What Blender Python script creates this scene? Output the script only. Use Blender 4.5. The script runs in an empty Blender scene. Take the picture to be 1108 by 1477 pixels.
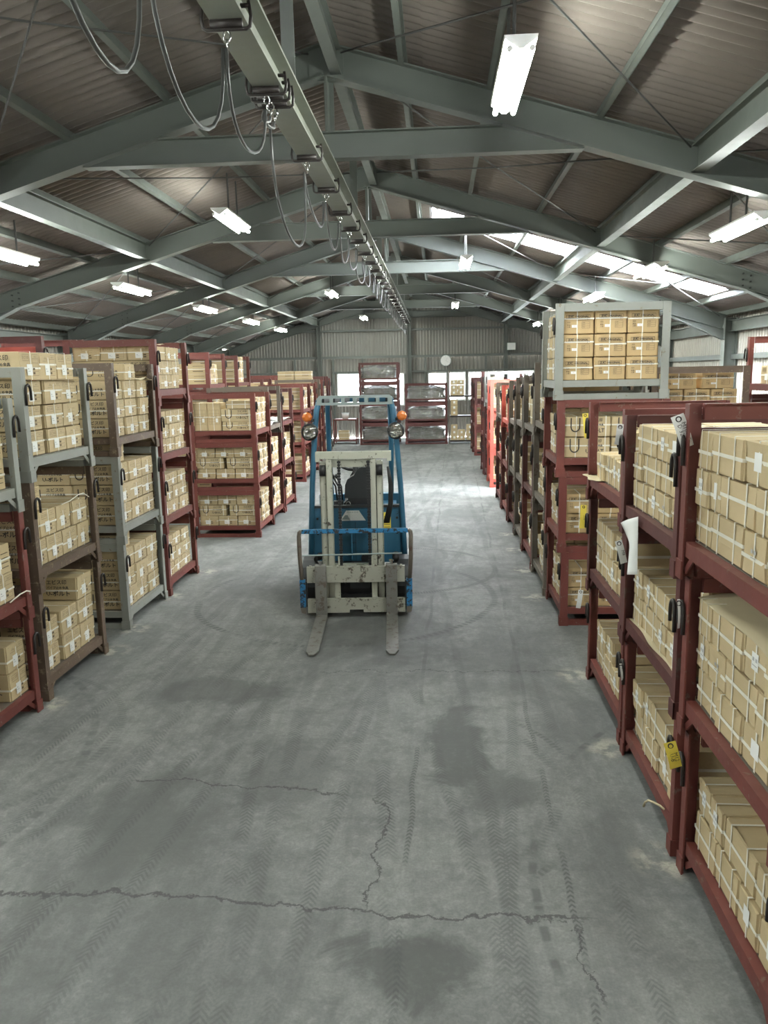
import bpy, math, random
from mathutils import Vector, Matrix
import numpy as np
R = random.Random(7)
PI = math.pi
sc = bpy.context.scene
COL = sc.collection

# ------------------------------------------------------------------ camera, world, exposure
IMG_W, IMG_H, FPX, CAM_H = 1108.0, 1477.0, 1120.0, 2.4
cx_, cy_ = IMG_W/2, IMG_H/2
vpx, vpy, hslope = 630.0, 537.0, -0.019
fy = Vector((vpx-cx_, vpy-cy_, FPX)).normalized()                 # world +Y seen by the camera (right, down, forward)
fz = Vector((hslope, -1.0, ((vpy-cy_)-hslope*(vpx-cx_))/FPX)).normalized()
fx = fy.cross(fz)
if fx.x < 0: fx = -fx
cam_d = bpy.data.cameras.new('camera'); cam = bpy.data.objects.new('camera', cam_d); COL.objects.link(cam)
cam_d.sensor_fit = 'VERTICAL'; cam_d.sensor_height = 36.0; cam_d.lens = FPX/IMG_H*36.0
cam_d.clip_start = 0.05; cam_d.clip_end = 200
right = Vector((fx.x, fy.x, fz.x)); down = Vector((fx.y, fy.y, fz.y)); fwd = Vector((fx.z, fy.z, fz.z))
m = Matrix((right, -down, -fwd)).transposed().to_4x4(); m.translation = Vector((0, 0, CAM_H))
cam.matrix_world = m
sc.camera = cam
def project(p):
    d = Vector(p)-Vector((0, 0, CAM_H)); z = d.dot(fwd)
    if z < 0.1: return None
    return (cx_+FPX*d.dot(right)/z, cy_+FPX*d.dot(down)/z)

world = bpy.data.worlds.new('world'); sc.world = world; world.use_nodes = True
bg = world.node_tree.nodes['Background']; bg.inputs[0].default_value = (0.93, 0.97, 1.0, 1); bg.inputs[1].default_value = 130.0
vs = sc.view_settings; vs.view_transform = 'Standard'; vs.look = 'None'; vs.gamma = 1.0; vs.use_curve_mapping = False
vs.exposure = 0.02
sc.cycles.max_bounces = 7; sc.cycles.diffuse_bounces = 4; sc.cycles.glossy_bounces = 3; sc.cycles.transparent_max_bounces = 8
TUBE = 250.0          # emission of the fluorescent tubes

# ------------------------------------------------------------------ mesh helper
class MB:
    def __init__(s): s.v = []; s.f = []; s.m = []; s.mi = 0
    def add(s, vs_, fs):
        o = len(s.v); s.v += [tuple(v) for v in vs_]
        for f in fs: s.f.append(tuple(i+o for i in f)); s.m.append(s.mi)
    def box(s, x0, x1, y0, y1, z0, z1):
        s.add([(x0,y0,z0),(x1,y0,z0),(x1,y1,z0),(x0,y1,z0),(x0,y0,z1),(x1,y0,z1),(x1,y1,z1),(x0,y1,z1)],
              [(0,3,2,1),(4,5,6,7),(0,1,5,4),(1,2,6,5),(2,3,7,6),(3,0,4,7)])
        return s
    def cb(s, c, sz):
        return s.box(c[0]-sz[0]/2,c[0]+sz[0]/2,c[1]-sz[1]/2,c[1]+sz[1]/2,c[2]-sz[2]/2,c[2]+sz[2]/2)
    def mat(s, M, other):
        s.add([M @ Vector(v) for v in other.v], other.f); return s
    def bar(s, a, b, w, h, up=(0,0,1)):
        a = Vector(a); b = Vector(b); d = (b-a).normalized(); up = Vector(up)
        sx = d.cross(up)
        if sx.length < 1e-4: sx = d.cross(Vector((0,1,0)))
        sx.normalize(); u = sx.cross(d)
        vs_ = []
        for p in (a, b):
            for i, j in ((-1,-1),(1,-1),(1,1),(-1,1)): vs_.append(p+sx*(i*w/2)+u*(j*h/2))
        s.add(vs_, [(0,3,2,1),(4,5,6,7),(0,1,5,4),(1,2,6,5),(2,3,7,6),(3,0,4,7)]); return s
    def tube(s, path, r, n=8, caps=True, closed=False):
        P = [Vector(p) for p in path]; k = len(P); vs_ = []; u = None
        for i, p in enumerate(P):
            if closed: t = P[(i+1) % k]-P[i-1]
            else: t = P[min(i+1,k-1)]-P[max(i-1,0)]
            t.normalize()
            if u is None:
                u = t.cross(Vector((0,0,1)))
                if u.length < 1e-3: u = t.cross(Vector((0,1,0)))
            else: u = u - t*u.dot(t)
            u.normalize(); w = t.cross(u)
            rr = r[i] if isinstance(r, (list, tuple)) else r
            for j in range(n):
                a = 2*PI*j/n; vs_.append(p+u*(math.cos(a)*rr)+w*(math.sin(a)*rr))
        fs = []
        for i in range(k if closed else k-1):
            for j in range(n):
                i2 = (i+1) % k
                fs.append((i*n+j, i*n+(j+1)%n, i2*n+(j+1)%n, i2*n+j))
        if caps and not closed:
            fs.append(tuple(range(n-1,-1,-1))); fs.append(tuple((k-1)*n+j for j in range(n)))
        s.add(vs_, fs); return s
    def cyl(s, a, b, r, n=12): return s.tube([a, b], r, n)
    def prism(s, pts, y0, y1, axis='y'):
        # polygon in two axes extruded along the third
        k = len(pts)
        def mk(p, t): return {'y': (p[0], t, p[1]), 'x': (t, p[0], p[1]), 'z': (p[0], p[1], t)}[axis]
        s.add([mk(p, y0) for p in pts]+[mk(p, y1) for p in pts],
              [tuple(range(k)), tuple(range(2*k-1, k-1, -1))]+[(i, k+i, k+(i+1)%k, (i+1)%k) for i in range(k)])
        return s
    def ibeam(s, a, b, w, h, tf=0.014, tw=0.01, up=(0,0,1)):
        a = Vector(a); b = Vector(b); d = (b-a).normalized(); up = Vector(up)
        sx = d.cross(up).normalized(); u = sx.cross(d)
        s.bar(a+u*(h/2-tf/2), b+u*(h/2-tf/2), w, tf, up); s.bar(a-u*(h/2-tf/2), b-u*(h/2-tf/2), w, tf, up)
        s.bar(a, b, tw, h-2*tf, up); return s
    def mesh(s, name, mats, smooth=False):
        me = bpy.data.meshes.new(name); me.from_pydata(s.v, [], s.f)
        if not isinstance(mats, (list, tuple)): mats = [mats]
        for mt in mats: me.materials.append(mt)
        if len(mats) > 1: me.polygons.foreach_set('material_index', s.m)
        if smooth: me.polygons.foreach_set('use_smooth', [True]*len(me.polygons))
        me.update(); 
        import bmesh
        bm = bmesh.new(); bm.from_mesh(me); bmesh.ops.recalc_face_normals(bm, faces=bm.faces); bm.to_mesh(me); bm.free()
        return me
    def build(s, name, mats, parent=None, smooth=False, **kw):
        return ob(name, s.mesh(name, mats, smooth), parent, **kw)

def ob(name, me, parent=None, loc=(0,0,0), rot=None, scale=None, kind=None):
    o = bpy.data.objects.new(name, me); COL.objects.link(o)
    if parent is not None: o.parent = parent
    o.location = loc
    if rot is not None: o.rotation_euler = rot
    if scale is not None: o.scale = scale
    if kind: o['kind'] = kind
    return o
def thing(name, label, cat, loc=(0,0,0), rz=0.0, group=None):
    o = ob(name, None, None, loc, (0,0,rz)); o.empty_display_size = 0.1
    return tag(o, label, cat, group)
def tag(o, label, cat, group=None):
    o['label'] = label; o['category'] = cat
    if group: o['group'] = group
    return o
def struct(name, label=None, loc=(0,0,0)):
    o = ob(name, None, None, loc); o['kind'] = 'structure'
    if label: o['label'] = label
    return o
ORD = ['first','second','third','fourth','fifth','sixth','seventh','eighth','ninth','tenth','eleventh','twelfth','thirteenth',
       'fourteenth','fifteenth','sixteenth','seventeenth','eighteenth','nineteenth','twentieth','twenty-first','twenty-second',
       'twenty-third','twenty-fourth','twenty-fifth','twenty-sixth','twenty-seventh','twenty-eighth','twenty-ninth','thirtieth',
       'thirty-first','thirty-second']

# ------------------------------------------------------------------ materials
class NT:
    def __init__(s, name):
        s.m = bpy.data.materials.new(name); s.m.use_nodes = True; s.t = s.m.node_tree
        s.b = s.t.nodes['Principled BSDF']; s.out = s.t.nodes['Material Output']
    def n(s, typ, **kw):
        nd = s.t.nodes.new(typ)
        for k, v in kw.items(): setattr(nd, k, v)
        return nd
    def l(s, a, b): s.t.links.new(a, b)
    def val(s, sock, v):
        if hasattr(v, 'is_output') or isinstance(v, bpy.types.NodeSocket): s.l(v, sock)
        else: sock.default_value = v
    def math(s, op, a, b=None, c=None, clamp=False):
        nd = s.n('ShaderNodeMath', operation=op, use_clamp=clamp)
        s.val(nd.inputs[0], a)
        if b is not None: s.val(nd.inputs[1], b)
        if c is not None: s.val(nd.inputs[2], c)
        return nd.outputs[0]
    def coord(s, which='Object'): return s.n('ShaderNodeTexCoord').outputs[which]
    def noise(s, vec, scale, detail=4, rough=0.55, dist=0.0):
        nd = s.n('ShaderNodeTexNoise'); s.l(vec, nd.inputs['Vector'])
        nd.inputs['Scale'].default_value = scale; nd.inputs['Detail'].default_value = detail
        nd.inputs['Roughness'].default_value = rough; nd.inputs['Distortion'].default_value = dist
        return nd.outputs[0]
    def ramp(s, f, lo, hi, a=0.0, b=1.0):
        nd = s.n('ShaderNodeMapRange', interpolation_type='SMOOTHSTEP'); s.l(f, nd.inputs[0])
        for i, v in zip((1,2,3,4), (lo, hi, a, b)): nd.inputs[i].default_value = v
        return nd.outputs[0]
    def mix(s, fac, a, b, typ='MIX'):
        nd = s.n('ShaderNodeMix', data_type='RGBA', blend_type=typ)
        s.val(nd.inputs[0], fac); s.val(nd.inputs[6], a); s.val(nd.inputs[7], b); return nd.outputs[2]
    def map(s, vec, scale=(1,1,1), rot=(0,0,0), loc=(0,0,0)):
        nd = s.n('ShaderNodeMapping'); s.l(vec, nd.inputs[0]); nd.inputs['Scale'].default_value = scale
        nd.inputs['Rotation'].default_value = rot; nd.inputs['Location'].default_value = loc; return nd.outputs[0]
    def bump(s, h, strength=0.3, dist=0.01):
        nd = s.n('ShaderNodeBump'); s.l(h, nd.inputs['Height']); nd.inputs['Strength'].default_value = strength
        nd.inputs['Distance'].default_value = dist; s.l(nd.outputs[0], s.b.inputs['Normal'])
    def col(s, c): s.val(s.b.inputs['Base Color'], c)
    def rough(s, r): s.val(s.b.inputs['Roughness'], r)
def c4(c): return (c[0], c[1], c[2], 1.0)
def rnd(t): return t.n('ShaderNodeObjectInfo').outputs['Random']

def plain(name, c, rough=0.6, metal=0.0, var=0.12, scale=6.0):
    t = NT(name); f = t.noise(t.coord(), scale)
    d = tuple(x*(1-var) for x in c); h = tuple(min(1, x*(1+var)) for x in c)
    t.col(t.mix(f, c4(d), c4(h))); t.rough(rough); t.b.inputs['Metallic'].default_value = metal
    return t.m
def painted(name, c, wear, amount=0.55, scale=9.0, rough=0.5, var=0.35):
    t = NT(name); co = t.coord('Object'); geo = t.n('ShaderNodeNewGeometry').outputs['Position']
    f = t.noise(geo, scale, 6, 0.65); g = t.noise(geo, scale*0.22, 3)
    h = t.noise(geo, scale*4.5, 3)
    k = t.ramp(t.math('ADD', f, t.math('MULTIPLY', h, 0.25)), amount+0.1, amount+0.2)
    d = tuple(x*(1-var) for x in c); u = tuple(min(1, x*(1+var)) for x in c)
    base = t.mix(g, c4(d), c4(u))
    base = t.mix(t.math('MULTIPLY', rnd(t), 0.35), base, c4(tuple(x*0.72 for x in c)))
    t.col(t.mix(k, base, c4(wear))); t.rough(t.math('ADD', t.math('MULTIPLY', f, 0.3), rough-0.12))
    t.bump(k, 0.25, 0.002)
    return t.m
M = {}
M['red'] = painted('oxide_red_paint', (0.150,0.038,0.030), (0.17,0.105,0.08), 0.62, scale=16)
M['red_dark'] = painted('dark_oxide_red_paint', (0.095,0.027,0.024), (0.10,0.07,0.055), 0.62)
M['red_bright'] = painted('bright_red_paint', (0.56,0.115,0.085), (0.45,0.16,0.10), 0.75, var=0.12)
M['grey'] = painted('grey_steel_paint', (0.27,0.275,0.25), (0.17,0.12,0.075), 0.64, scale=14, var=0.2)
M['brown'] = painted('rusty_brown_paint', (0.125,0.085,0.06), (0.24,0.19,0.125), 0.60, scale=24)
M['dgrey'] = painted('dull_brown_grey_paint', (0.15,0.125,0.10), (0.09,0.05,0.035), 0.60)
M['dark_steel'] = plain('dark_bar_steel', (0.03,0.024,0.022), 0.45, 0.3)
M['girder'] = painted('green_grey_girder_paint', (0.104,0.116,0.102), (0.07,0.065,0.055), 0.74, scale=5, var=0.12)
M['rail'] = painted('pale_rail_paint', (0.21,0.222,0.185), (0.14,0.13,0.10), 0.72, scale=7, var=0.12)
M['bolt'] = plain('bolt_steel', (0.05,0.055,0.05), 0.5, 0.5)
M['rod'] = plain('dark_rod', (0.045,0.045,0.042), 0.6)
M['cable'] = plain('grey_rubber_cable', (0.06,0.06,0.058), 0.35, 0.0)
M['black'] = plain('black_rubber', (0.012,0.012,0.013), 0.55)
M['plastic_black'] = plain('dark_grey_plastic', (0.022,0.024,0.026), 0.5)
M['white'] = plain('white_paint', (0.75,0.75,0.72), 0.5, var=0.05)
M['paper'] = plain('white_paper', (0.80,0.80,0.78), 0.7, var=0.04)
M['yellow'] = plain('yellow_card', (0.72,0.56,0.07), 0.6, var=0.06)
M['ink'] = plain('black_print', (0.035,0.03,0.026), 0.7)
M['ink_soft'] = plain('faded_brown_print', (0.13,0.095,0.055), 0.8)
M['ink_pale'] = plain('pale_grey_print', (0.42,0.42,0.42), 0.7)
M['ink_red'] = plain('red_print', (0.55,0.08,0.05), 0.7)
M['strap'] = plain('white_poly_strap', (0.78,0.75,0.66), 0.32, var=0.05)
M['tape'] = plain('packing_tape', (0.42,0.31,0.17), 0.3, var=0.05)
M['fork'] = painted('worn_fork_steel', (0.165,0.160,0.145), (0.10,0.08,0.06), 0.55, 18, 0.42)
M['mast'] = painted('cream_mast_paint', (0.46,0.46,0.38), (0.06,0.045,0.035), 0.60, 11, 0.5, 0.15)
M['carriage'] = painted('dirty_cream_paint', (0.34,0.335,0.28), (0.07,0.055,0.04), 0.58, 15, 0.5, 0.2)
M['blue'] = painted('forklift_blue_paint', (0.026,0.118,0.200), (0.02,0.025,0.03), 0.66, 13, 0.38, 0.15)
M['blue_worn'] = painted('chipped_blue_paint', (0.02,0.17,0.36), (0.02,0.018,0.018), 0.50, 16, 0.42, 0.15)
M['guard_grey'] = painted('grey_green_guard_paint', (0.25,0.30,0.29), (0.10,0.12,0.12), 0.70, 9, 0.4, 0.12)
M['orange'] = plain('orange_lens', (0.55,0.15,0.025), 0.25, var=0.1)
M['chrome'] = plain('chrome', (0.7,0.7,0.7), 0.15, 1.0, 0.05)
M['wood'] = plain('deck_board', (0.16,0.135,0.11), 0.8, var=0.3, scale=12)
M['clad'] = None

# cardboard
t = NT('cardboard'); co = t.coord()
f = t.noise(co, 5, 4); g = t.noise(t.map(co, (3,3,90)), 2.0, 2)
c = t.mix(f, (0.49,0.372,0.208,1), (0.60,0.475,0.285,1))
c = t.mix(t.math('MULTIPLY', rnd(t), 0.45), c, (0.47,0.375,0.225,1))
c = t.mix(t.math('MULTIPLY', g, 0.12), c, (0.33,0.24,0.125,1))
t.col(c); t.rough(0.78); t.bump(g, 0.12, 0.003); M['card'] = t.m
t = NT('orange_cardboard'); f = t.noise(t.coord(), 5, 4)
c = t.mix(f, (0.46,0.315,0.15,1), (0.55,0.39,0.20,1)); t.col(t.mix(t.math('MULTIPLY', rnd(t), 0.3), c, (0.46,0.34,0.18,1))); t.rough(0.75); M['card2'] = t.m
M['kraft'] = plain('kraft_paper', (0.50,0.42,0.27), 0.7, var=0.15, scale=3)

# roof sheet: weathered asbestos-cement grey brown
def sheetmat(name, c, s=1.2):
    t = NT(name); p = t.n('ShaderNodeNewGeometry').outputs['Position']
    f = t.noise(p, s, 5, 0.6); g = t.noise(p, 14, 4, 0.6)
    a = t.mix(f, c4(tuple(x*0.72 for x in c)), c4(tuple(x*1.25 for x in c)))
    a = t.mix(t.math('MULTIPLY', g, 0.35), a, c4(tuple(x*0.6 for x in c)))
    a = t.mix(t.math('MULTIPLY', rnd(t), 0.25), a, c4((c[0]*1.2, c[1]*1.08, c[2]*0.95)))
    t.col(a); t.rough(0.9); return t.m
M['roof'] = sheetmat('weathered_roof_sheet', (0.136,0.116,0.102))
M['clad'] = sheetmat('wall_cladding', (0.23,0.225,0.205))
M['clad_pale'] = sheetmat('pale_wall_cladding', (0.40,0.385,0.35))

# translucent roof light
t = NT('skylight_sheet'); tr = t.n('ShaderNodeBsdfTransparent'); tl = t.n('ShaderNodeBsdfTranslucent'); mx = t.n('ShaderNodeMixShader')
tr.inputs[0].default_value = (0.95,0.97,1,1); tl.inputs[0].default_value = (0.85,0.88,0.9,1); mx.inputs[0].default_value = 0.35
t.l(tr.outputs[0], mx.inputs[1]); t.l(tl.outputs[0], mx.inputs[2]); t.l(mx.outputs[0], t.out.inputs[0]); M['skylight'] = t.m
t = NT('window_glass'); tr = t.n('ShaderNodeBsdfTransparent'); gl = t.n('ShaderNodeBsdfGlossy'); mx = t.n('ShaderNodeMixShader')
gl.inputs['Roughness'].default_value = 0.05; mx.inputs[0].default_value = 0.08; tr.inputs[0].default_value = (0.36,0.37,0.38,1)
t.l(tr.outputs[0], mx.inputs[1]); t.l(gl.outputs[0], mx.inputs[2]); t.l(mx.outputs[0], t.out.inputs[0]); M['glass'] = t.m
# stretch film
t = NT('stretch_film'); co = t.coord(); p = t.n('ShaderNodeNewGeometry').outputs['Position']
tr = t.n('ShaderNodeBsdfTransparent'); gl = t.n('ShaderNodeBsdfGlossy'); df = t.n('ShaderNodeBsdfDiffuse'); m1 = t.n('ShaderNodeMixShader'); m2 = t.n('ShaderNodeMixShader')
tr.inputs[0].default_value = (0.9,0.9,0.9,1); gl.inputs['Roughness'].default_value = 0.16; df.inputs[0].default_value = (0.60,0.59,0.54,1)
nf = t.noise(t.map(p, (3,3,7)), 2.5, 5, 0.6, 1.2)
bp = t.n('ShaderNodeBump'); bp.inputs['Strength'].default_value = 1.0; bp.inputs['Distance'].default_value = 0.16; t.l(nf, bp.inputs['Height'])
t.l(bp.outputs[0], gl.inputs['Normal']); t.l(bp.outputs[0], df.inputs['Normal'])
m1.inputs[0].default_value = 0.22; t.l(gl.outputs[0], m1.inputs[1]); t.l(df.outputs[0], m1.inputs[2])
m2.inputs[0].default_value = 0.80; t.l(tr.outputs[0], m2.inputs[1]); t.l(m1.outputs[0], m2.inputs[2]); t.l(m2.outputs[0], t.out.inputs[0]); M['film'] = t.m
# tube
t = NT('fluorescent_tube'); em = t.n('ShaderNodeEmission'); em.inputs[0].default_value = (0.93,1.0,0.93,1); em.inputs[1].default_value = TUBE
t.l(em.outputs[0], t.out.inputs[0]); M['tube'] = t.m
t = NT('headlamp_glass'); t.col((0.62,0.62,0.60,1)); t.rough(0.12); t.b.inputs['Metallic'].default_value = 1.0
w = t.noise(t.coord(), 38, 1); t.bump(w, 1.0, 0.06); M['lens'] = t.m

# floor concrete with tyre marks, damp blotches and cracks
def floor_mat():
    t = NT('worn_concrete'); p = t.n('ShaderNodeNewGeometry').outputs['Position']
    sep = t.n('ShaderNodeSeparateXYZ'); t.l(p, sep.inputs[0]); X, Y = sep.outputs[0], sep.outputs[1]
    n1 = t.noise(p, 0.55, 5, 0.6); n2 = t.noise(p, 3.2, 6, 0.65); n3 = t.noise(p, 26, 4, 0.6); nl = t.noise(t.map(p, (6,0.5,1)), 1.6, 5, 0.6, 0.6)
    base = t.mix(n1, (0.185,0.190,0.184,1), (0.265,0.268,0.255,1))
    base = t.mix(t.ramp(n2, 0.40, 0.66), base, (0.170,0.173,0.168,1))
    base = t.mix(t.math('MULTIPLY', t.ramp(n3, 0.45, 0.7), 0.40), base, (0.31,0.31,0.295,1))
    base = t.mix(t.math('MULTIPLY', t.ramp(nl, 0.46, 0.72), 0.38), base, (0.13,0.133,0.13,1))
    gr = t.noise(t.map(p, (1.0,0.55,1), loc=(3.1,1.7,0)), 0.9, 7, 0.7, 0.5)
    base = t.mix(t.math('MULTIPLY', t.ramp(gr, 0.45, 0.62), 0.72), base, (0.112,0.115,0.111,1))
    # blotches that have soaked into the slab
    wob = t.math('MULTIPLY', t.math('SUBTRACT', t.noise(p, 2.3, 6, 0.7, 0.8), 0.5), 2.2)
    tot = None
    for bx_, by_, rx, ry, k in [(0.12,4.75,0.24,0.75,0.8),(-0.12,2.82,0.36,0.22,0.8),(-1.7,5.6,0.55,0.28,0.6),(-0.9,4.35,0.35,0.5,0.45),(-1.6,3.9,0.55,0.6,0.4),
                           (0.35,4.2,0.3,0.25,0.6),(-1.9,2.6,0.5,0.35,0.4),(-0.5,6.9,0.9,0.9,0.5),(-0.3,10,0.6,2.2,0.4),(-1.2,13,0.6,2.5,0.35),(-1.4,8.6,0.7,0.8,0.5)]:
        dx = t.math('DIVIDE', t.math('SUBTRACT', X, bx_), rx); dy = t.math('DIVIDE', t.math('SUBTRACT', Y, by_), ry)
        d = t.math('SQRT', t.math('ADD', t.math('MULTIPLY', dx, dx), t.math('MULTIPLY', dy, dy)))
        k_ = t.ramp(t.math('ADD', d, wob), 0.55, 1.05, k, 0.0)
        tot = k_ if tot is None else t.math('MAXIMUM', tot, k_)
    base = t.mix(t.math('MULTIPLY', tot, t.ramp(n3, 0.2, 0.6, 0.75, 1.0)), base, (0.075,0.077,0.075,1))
    # tyre marks: arcs and straight runs with a tread beat
    marks = None
    wb = t.math('MULTIPLY', t.math('SUBTRACT', t.noise(p, 1.1, 2), 0.5), 0.10)
    brk = t.ramp(t.noise(p, 1.7, 3), 0.36, 0.54); brk2 = t.ramp(t.noise(p, 0.9, 3), 0.40, 0.55)
    for ax, ay, rad, wd, k, x0 in [(-0.35,4.3,1.05,0.045,0.7,0.35),(-0.35,4.3,1.19,0.030,0.8,0.35),(-1.0,8.2,1.6,0.05,0.8,-9),(-0.4,9.4,1.1,0.05,0.8,-9),(-0.6,10.1,0.7,0.05,0.7,-9),
                         (3.2,3.2,2.75,0.03,0.7,-9),(-4.6,4.1,2.35,0.04,0.6,-9),(-3.4,4.7,1.2,0.04,0.5,-9)]:
        dx = t.math('SUBTRACT', X, ax); dy = t.math('SUBTRACT', Y, ay)
        d = t.math('SQRT', t.math('ADD', t.math('MULTIPLY', dx, dx), t.math('MULTIPLY', dy, dy)))
        a = t.math('ABSOLUTE', t.math('ADD', t.math('SUBTRACT', d, rad), wb))
        beat = t.ramp(t.math('SINE', t.math('MULTIPLY', t.math('ARCTAN2', dy, dx), 240/max(rad,0.8))), -0.2, 0.4, 0.35, 1.0)
        k_ = t.math('MULTIPLY', t.math('MULTIPLY', t.ramp(a, wd*0.4, wd, k, 0), beat), t.math('MULTIPLY', t.ramp(X, x0, x0+0.2), brk2))
        marks = k_ if marks is None else t.math('MAXIMUM', marks, k_)
    for x0, sl, wd, k in [(-2.3,0.03,0.05,0.5),(-1.9,-0.04,0.06,0.45),(-1.35,0.08,0.05,0.55),(-0.95,-0.06,0.06,0.5),(-0.55,0.05,0.05,0.55),(-0.15,0.02,0.02,0.8),(0.25,-0.05,0.05,0.55),
                          (0.62,0.02,0.02,0.8),(0.80,-0.02,0.05,0.5),(-1.6,0.14,0.05,0.6),(0.0,-0.16,0.05,0.55),(-2.6,0.10,0.06,0.6),(-2.0,0.20,0.05,0.5),(-0.75,0.18,0.05,0.5),(-1.15,-0.12,0.05,0.55),(0.45,0.11,0.05,0.55),(-0.35,-0.09,0.06,0.55)]:
        a = t.math('ABSOLUTE', t.math('ADD', t.math('SUBTRACT', t.math('SUBTRACT', X, x0), t.math('MULTIPLY', t.math('SUBTRACT', Y, 4.5), sl)), wb))
        beat = t.ramp(t.math('SINE', t.math('ADD', t.math('MULTIPLY', Y, 190), t.math('MULTIPLY', a, 220))), -0.2, 0.5, 0.3, 1.0)
        k_ = t.math('MULTIPLY', t.math('MULTIPLY', t.ramp(a, wd*0.5, wd, k, 0), beat), brk)
        marks = t.math('MAXIMUM', marks, k_)
    base = t.mix(t.math('MULTIPLY', marks, 0.92), base, (0.07,0.072,0.072,1))
    # cracks
    cr = None
    cn = t.math('MULTIPLY', t.math('SUBTRACT', t.noise(p, 3.0, 6, 0.7), 0.5), 0.35)
    for along, off, sl, lo, hi, wd in [('x',3.13,-0.04,-2.3,0.75,0.016),('x',4.05,-0.12,-1.9,-0.45,0.012),('y',-0.32,0.0,3.1,4.2,0.010),('x',6.02,0.02,-1.0,1.2,0.008),('y',0.75,-0.05,2.6,3.2,0.008)]:
        u, v = (X, Y) if along == 'x' else (Y, X)
        a = t.math('ABSOLUTE', t.math('ADD', t.math('SUBTRACT', t.math('SUBTRACT', v, off), t.math('MULTIPLY', u, sl)), cn))
        k_ = t.math('MULTIPLY', t.ramp(a, wd*0.3, wd, 1, 0), t.math('MULTIPLY', t.ramp(u, lo, lo+0.1), t.ramp(u, hi-0.2, hi, 1, 0)))
        cr = k_ if cr is None else t.math('MAXIMUM', cr, k_)
    base = t.mix(t.math('MULTIPLY', cr, 0.8), base, (0.05,0.05,0.05,1))
    # spilled dust near the pallet feet
    dust = t.ramp(t.noise(p, 5.5, 4, 0.7), 0.66, 0.75)
    near = None
    for px_, py_ in [(1.1,3.56),(1.1,4.72),(1.1,5.95),(-2.92,5.3),(-2.9,6.45),(-2.95,7.05),(-2.95,8.15),(-2.9,9.25),(1.05,8.15),(1.05,9.3),(1.05,10.4),(1.05,11.45)]:
        dx = t.math('SUBTRACT', X, px_); dy = t.math('SUBTRACT', Y, py_)
        d = t.ramp(t.math('SQRT', t.math('ADD', t.math('MULTIPLY', dx, dx), t.math('MULTIPLY', dy, dy))), 0.04, 0.20, 1, 0)
        near = d if near is None else t.math('MAXIMUM', near, d)
    base = t.mix(t.math('MULTIPLY', near, t.ramp(t.noise(p, 9, 4), 0.42, 0.6)), base, (0.42,0.40,0.33,1))
    n5 = t.noise(p, 75, 3, 0.6); n6 = t.noise(p, 11, 5, 0.7)
    base = t.mix(t.math('MULTIPLY', t.ramp(n5, 0.40, 0.62), 0.22), base, (0.09,0.092,0.088,1))
    base = t.mix(t.math('MULTIPLY', t.ramp(n6, 0.48, 0.64), 0.30), base, (0.10,0.102,0.098,1))
    t.col(base); t.rough(t.math('ADD', 0.62, t.math('MULTIPLY', n2, 0.2)))
    t.b.inputs['Specular IOR Level'].default_value = 0.3
    t.bump(t.math('SUBTRACT', t.math('ADD', n3, t.math('MULTIPLY', n2, 0.6)), t.math('ADD', cr, t.math('MULTIPLY', marks, 0.4))), 0.25, 0.004)
    return t.m
M['floor'] = floor_mat()

# ------------------------------------------------------------------ the shed
XC = -1.0; HALF = 6.85; BAY = 4.3; F1 = 7.74
YB, YE = F1-3*BAY, F1+5*BAY                  # behind the camera / end wall
FR = [F1+i*BAY for i in range(-3, 6)]
SL = 0.292; APEX = 5.10; RD = 0.29           # rafter underside at the ridge, rafter depth
def under(off): return APEX-SL*abs(off)       # rafter underside z
ROOF0 = APEX+RD+0.10                          # sheet plane at the ridge
def roofz(off): return ROOF0-SL*abs(off)

b = MB(); b.box(XC-HALF-0.1, XC+HALF+0.1, YB-0.1, YE+0.1, -0.2, 0.0)
fl = b.build('floor', M['floor']); fl['kind'] = 'structure'; fl['label'] = 'grey worn concrete warehouse floor with tyre marks and cracks'

ceil = struct('ceiling', 'pitched corrugated roof on steel purlins')
def wave_sheet(off0, off1, width, pitch, amp, seg, lap=0.06):
    # runs down-slope along x (local from the ridge), waves along y
    n = int(round(width/pitch))*seg; vs_ = []; fs = []
    for i in range(n+1):
        y = width*i/n; w = amp*math.sin(2*PI*i/seg)
        for o in (off0-lap, off1):
            vs_.append((o, y, -SL*o+w))
    for i in range(n): fs.append((2*i, 2*i+1, 2*i+3, 2*i+2))
    return vs_, fs
ROWS = [0.0, 0.95, 2.5, 4.25, 6.1, 7.15]
sheet_me = {}
CW = BAY/4
for r in range(5):
    for sgn in (1, -1):
        for k in (0, 1):
            b = MB(); v, f = wave_sheet(ROWS[r], ROWS[r+1], CW+0.03, CW/8, 0.030, 6)
            b.add([(x*sgn, y, z) for x, y, z in v], f)
            sheet_me[r, sgn, k] = b.mesh('roof_sheet', M['skylight' if k else 'roof'], True)
for bi in range(2, 9):
    for cidx in range(4 if bi < 8 else 1):
        y0 = FR[bi]+cidx*CW
        for r in range(5):
            for sgn in (1, -1):
                sky = (sgn == 1 and bi == 4 and cidx == 2 and r in (1, 2, 3))
                o = ob('roof_light_sheet' if sky else 'roof_sheet', sheet_me[r, sgn, 1 if sky else 0], ceil, (XC, y0, ROOF0+0.006*(5-r)))
                if sky: o['label'] = 'translucent roof-light sheet glowing with daylight'
for bi in (0, 1):
    for sgn in (1, -1):
        b = MB(); v, f = wave_sheet(0, ROWS[-1], BAY, BAY/16, 0.018, 4); b.add([(x*sgn, y, z) for x, y, z in v], f)
        b.build('roof_sheet', M['roof'], ceil, True, loc=(XC, FR[bi], ROOF0))
b = MB(); b.prism([(-0.35, -0.09), (0, 0.04), (0.35, -0.09), (0.35,-0.07), (0,0.06), (-0.35,-0.07)], YB, YE)
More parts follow.
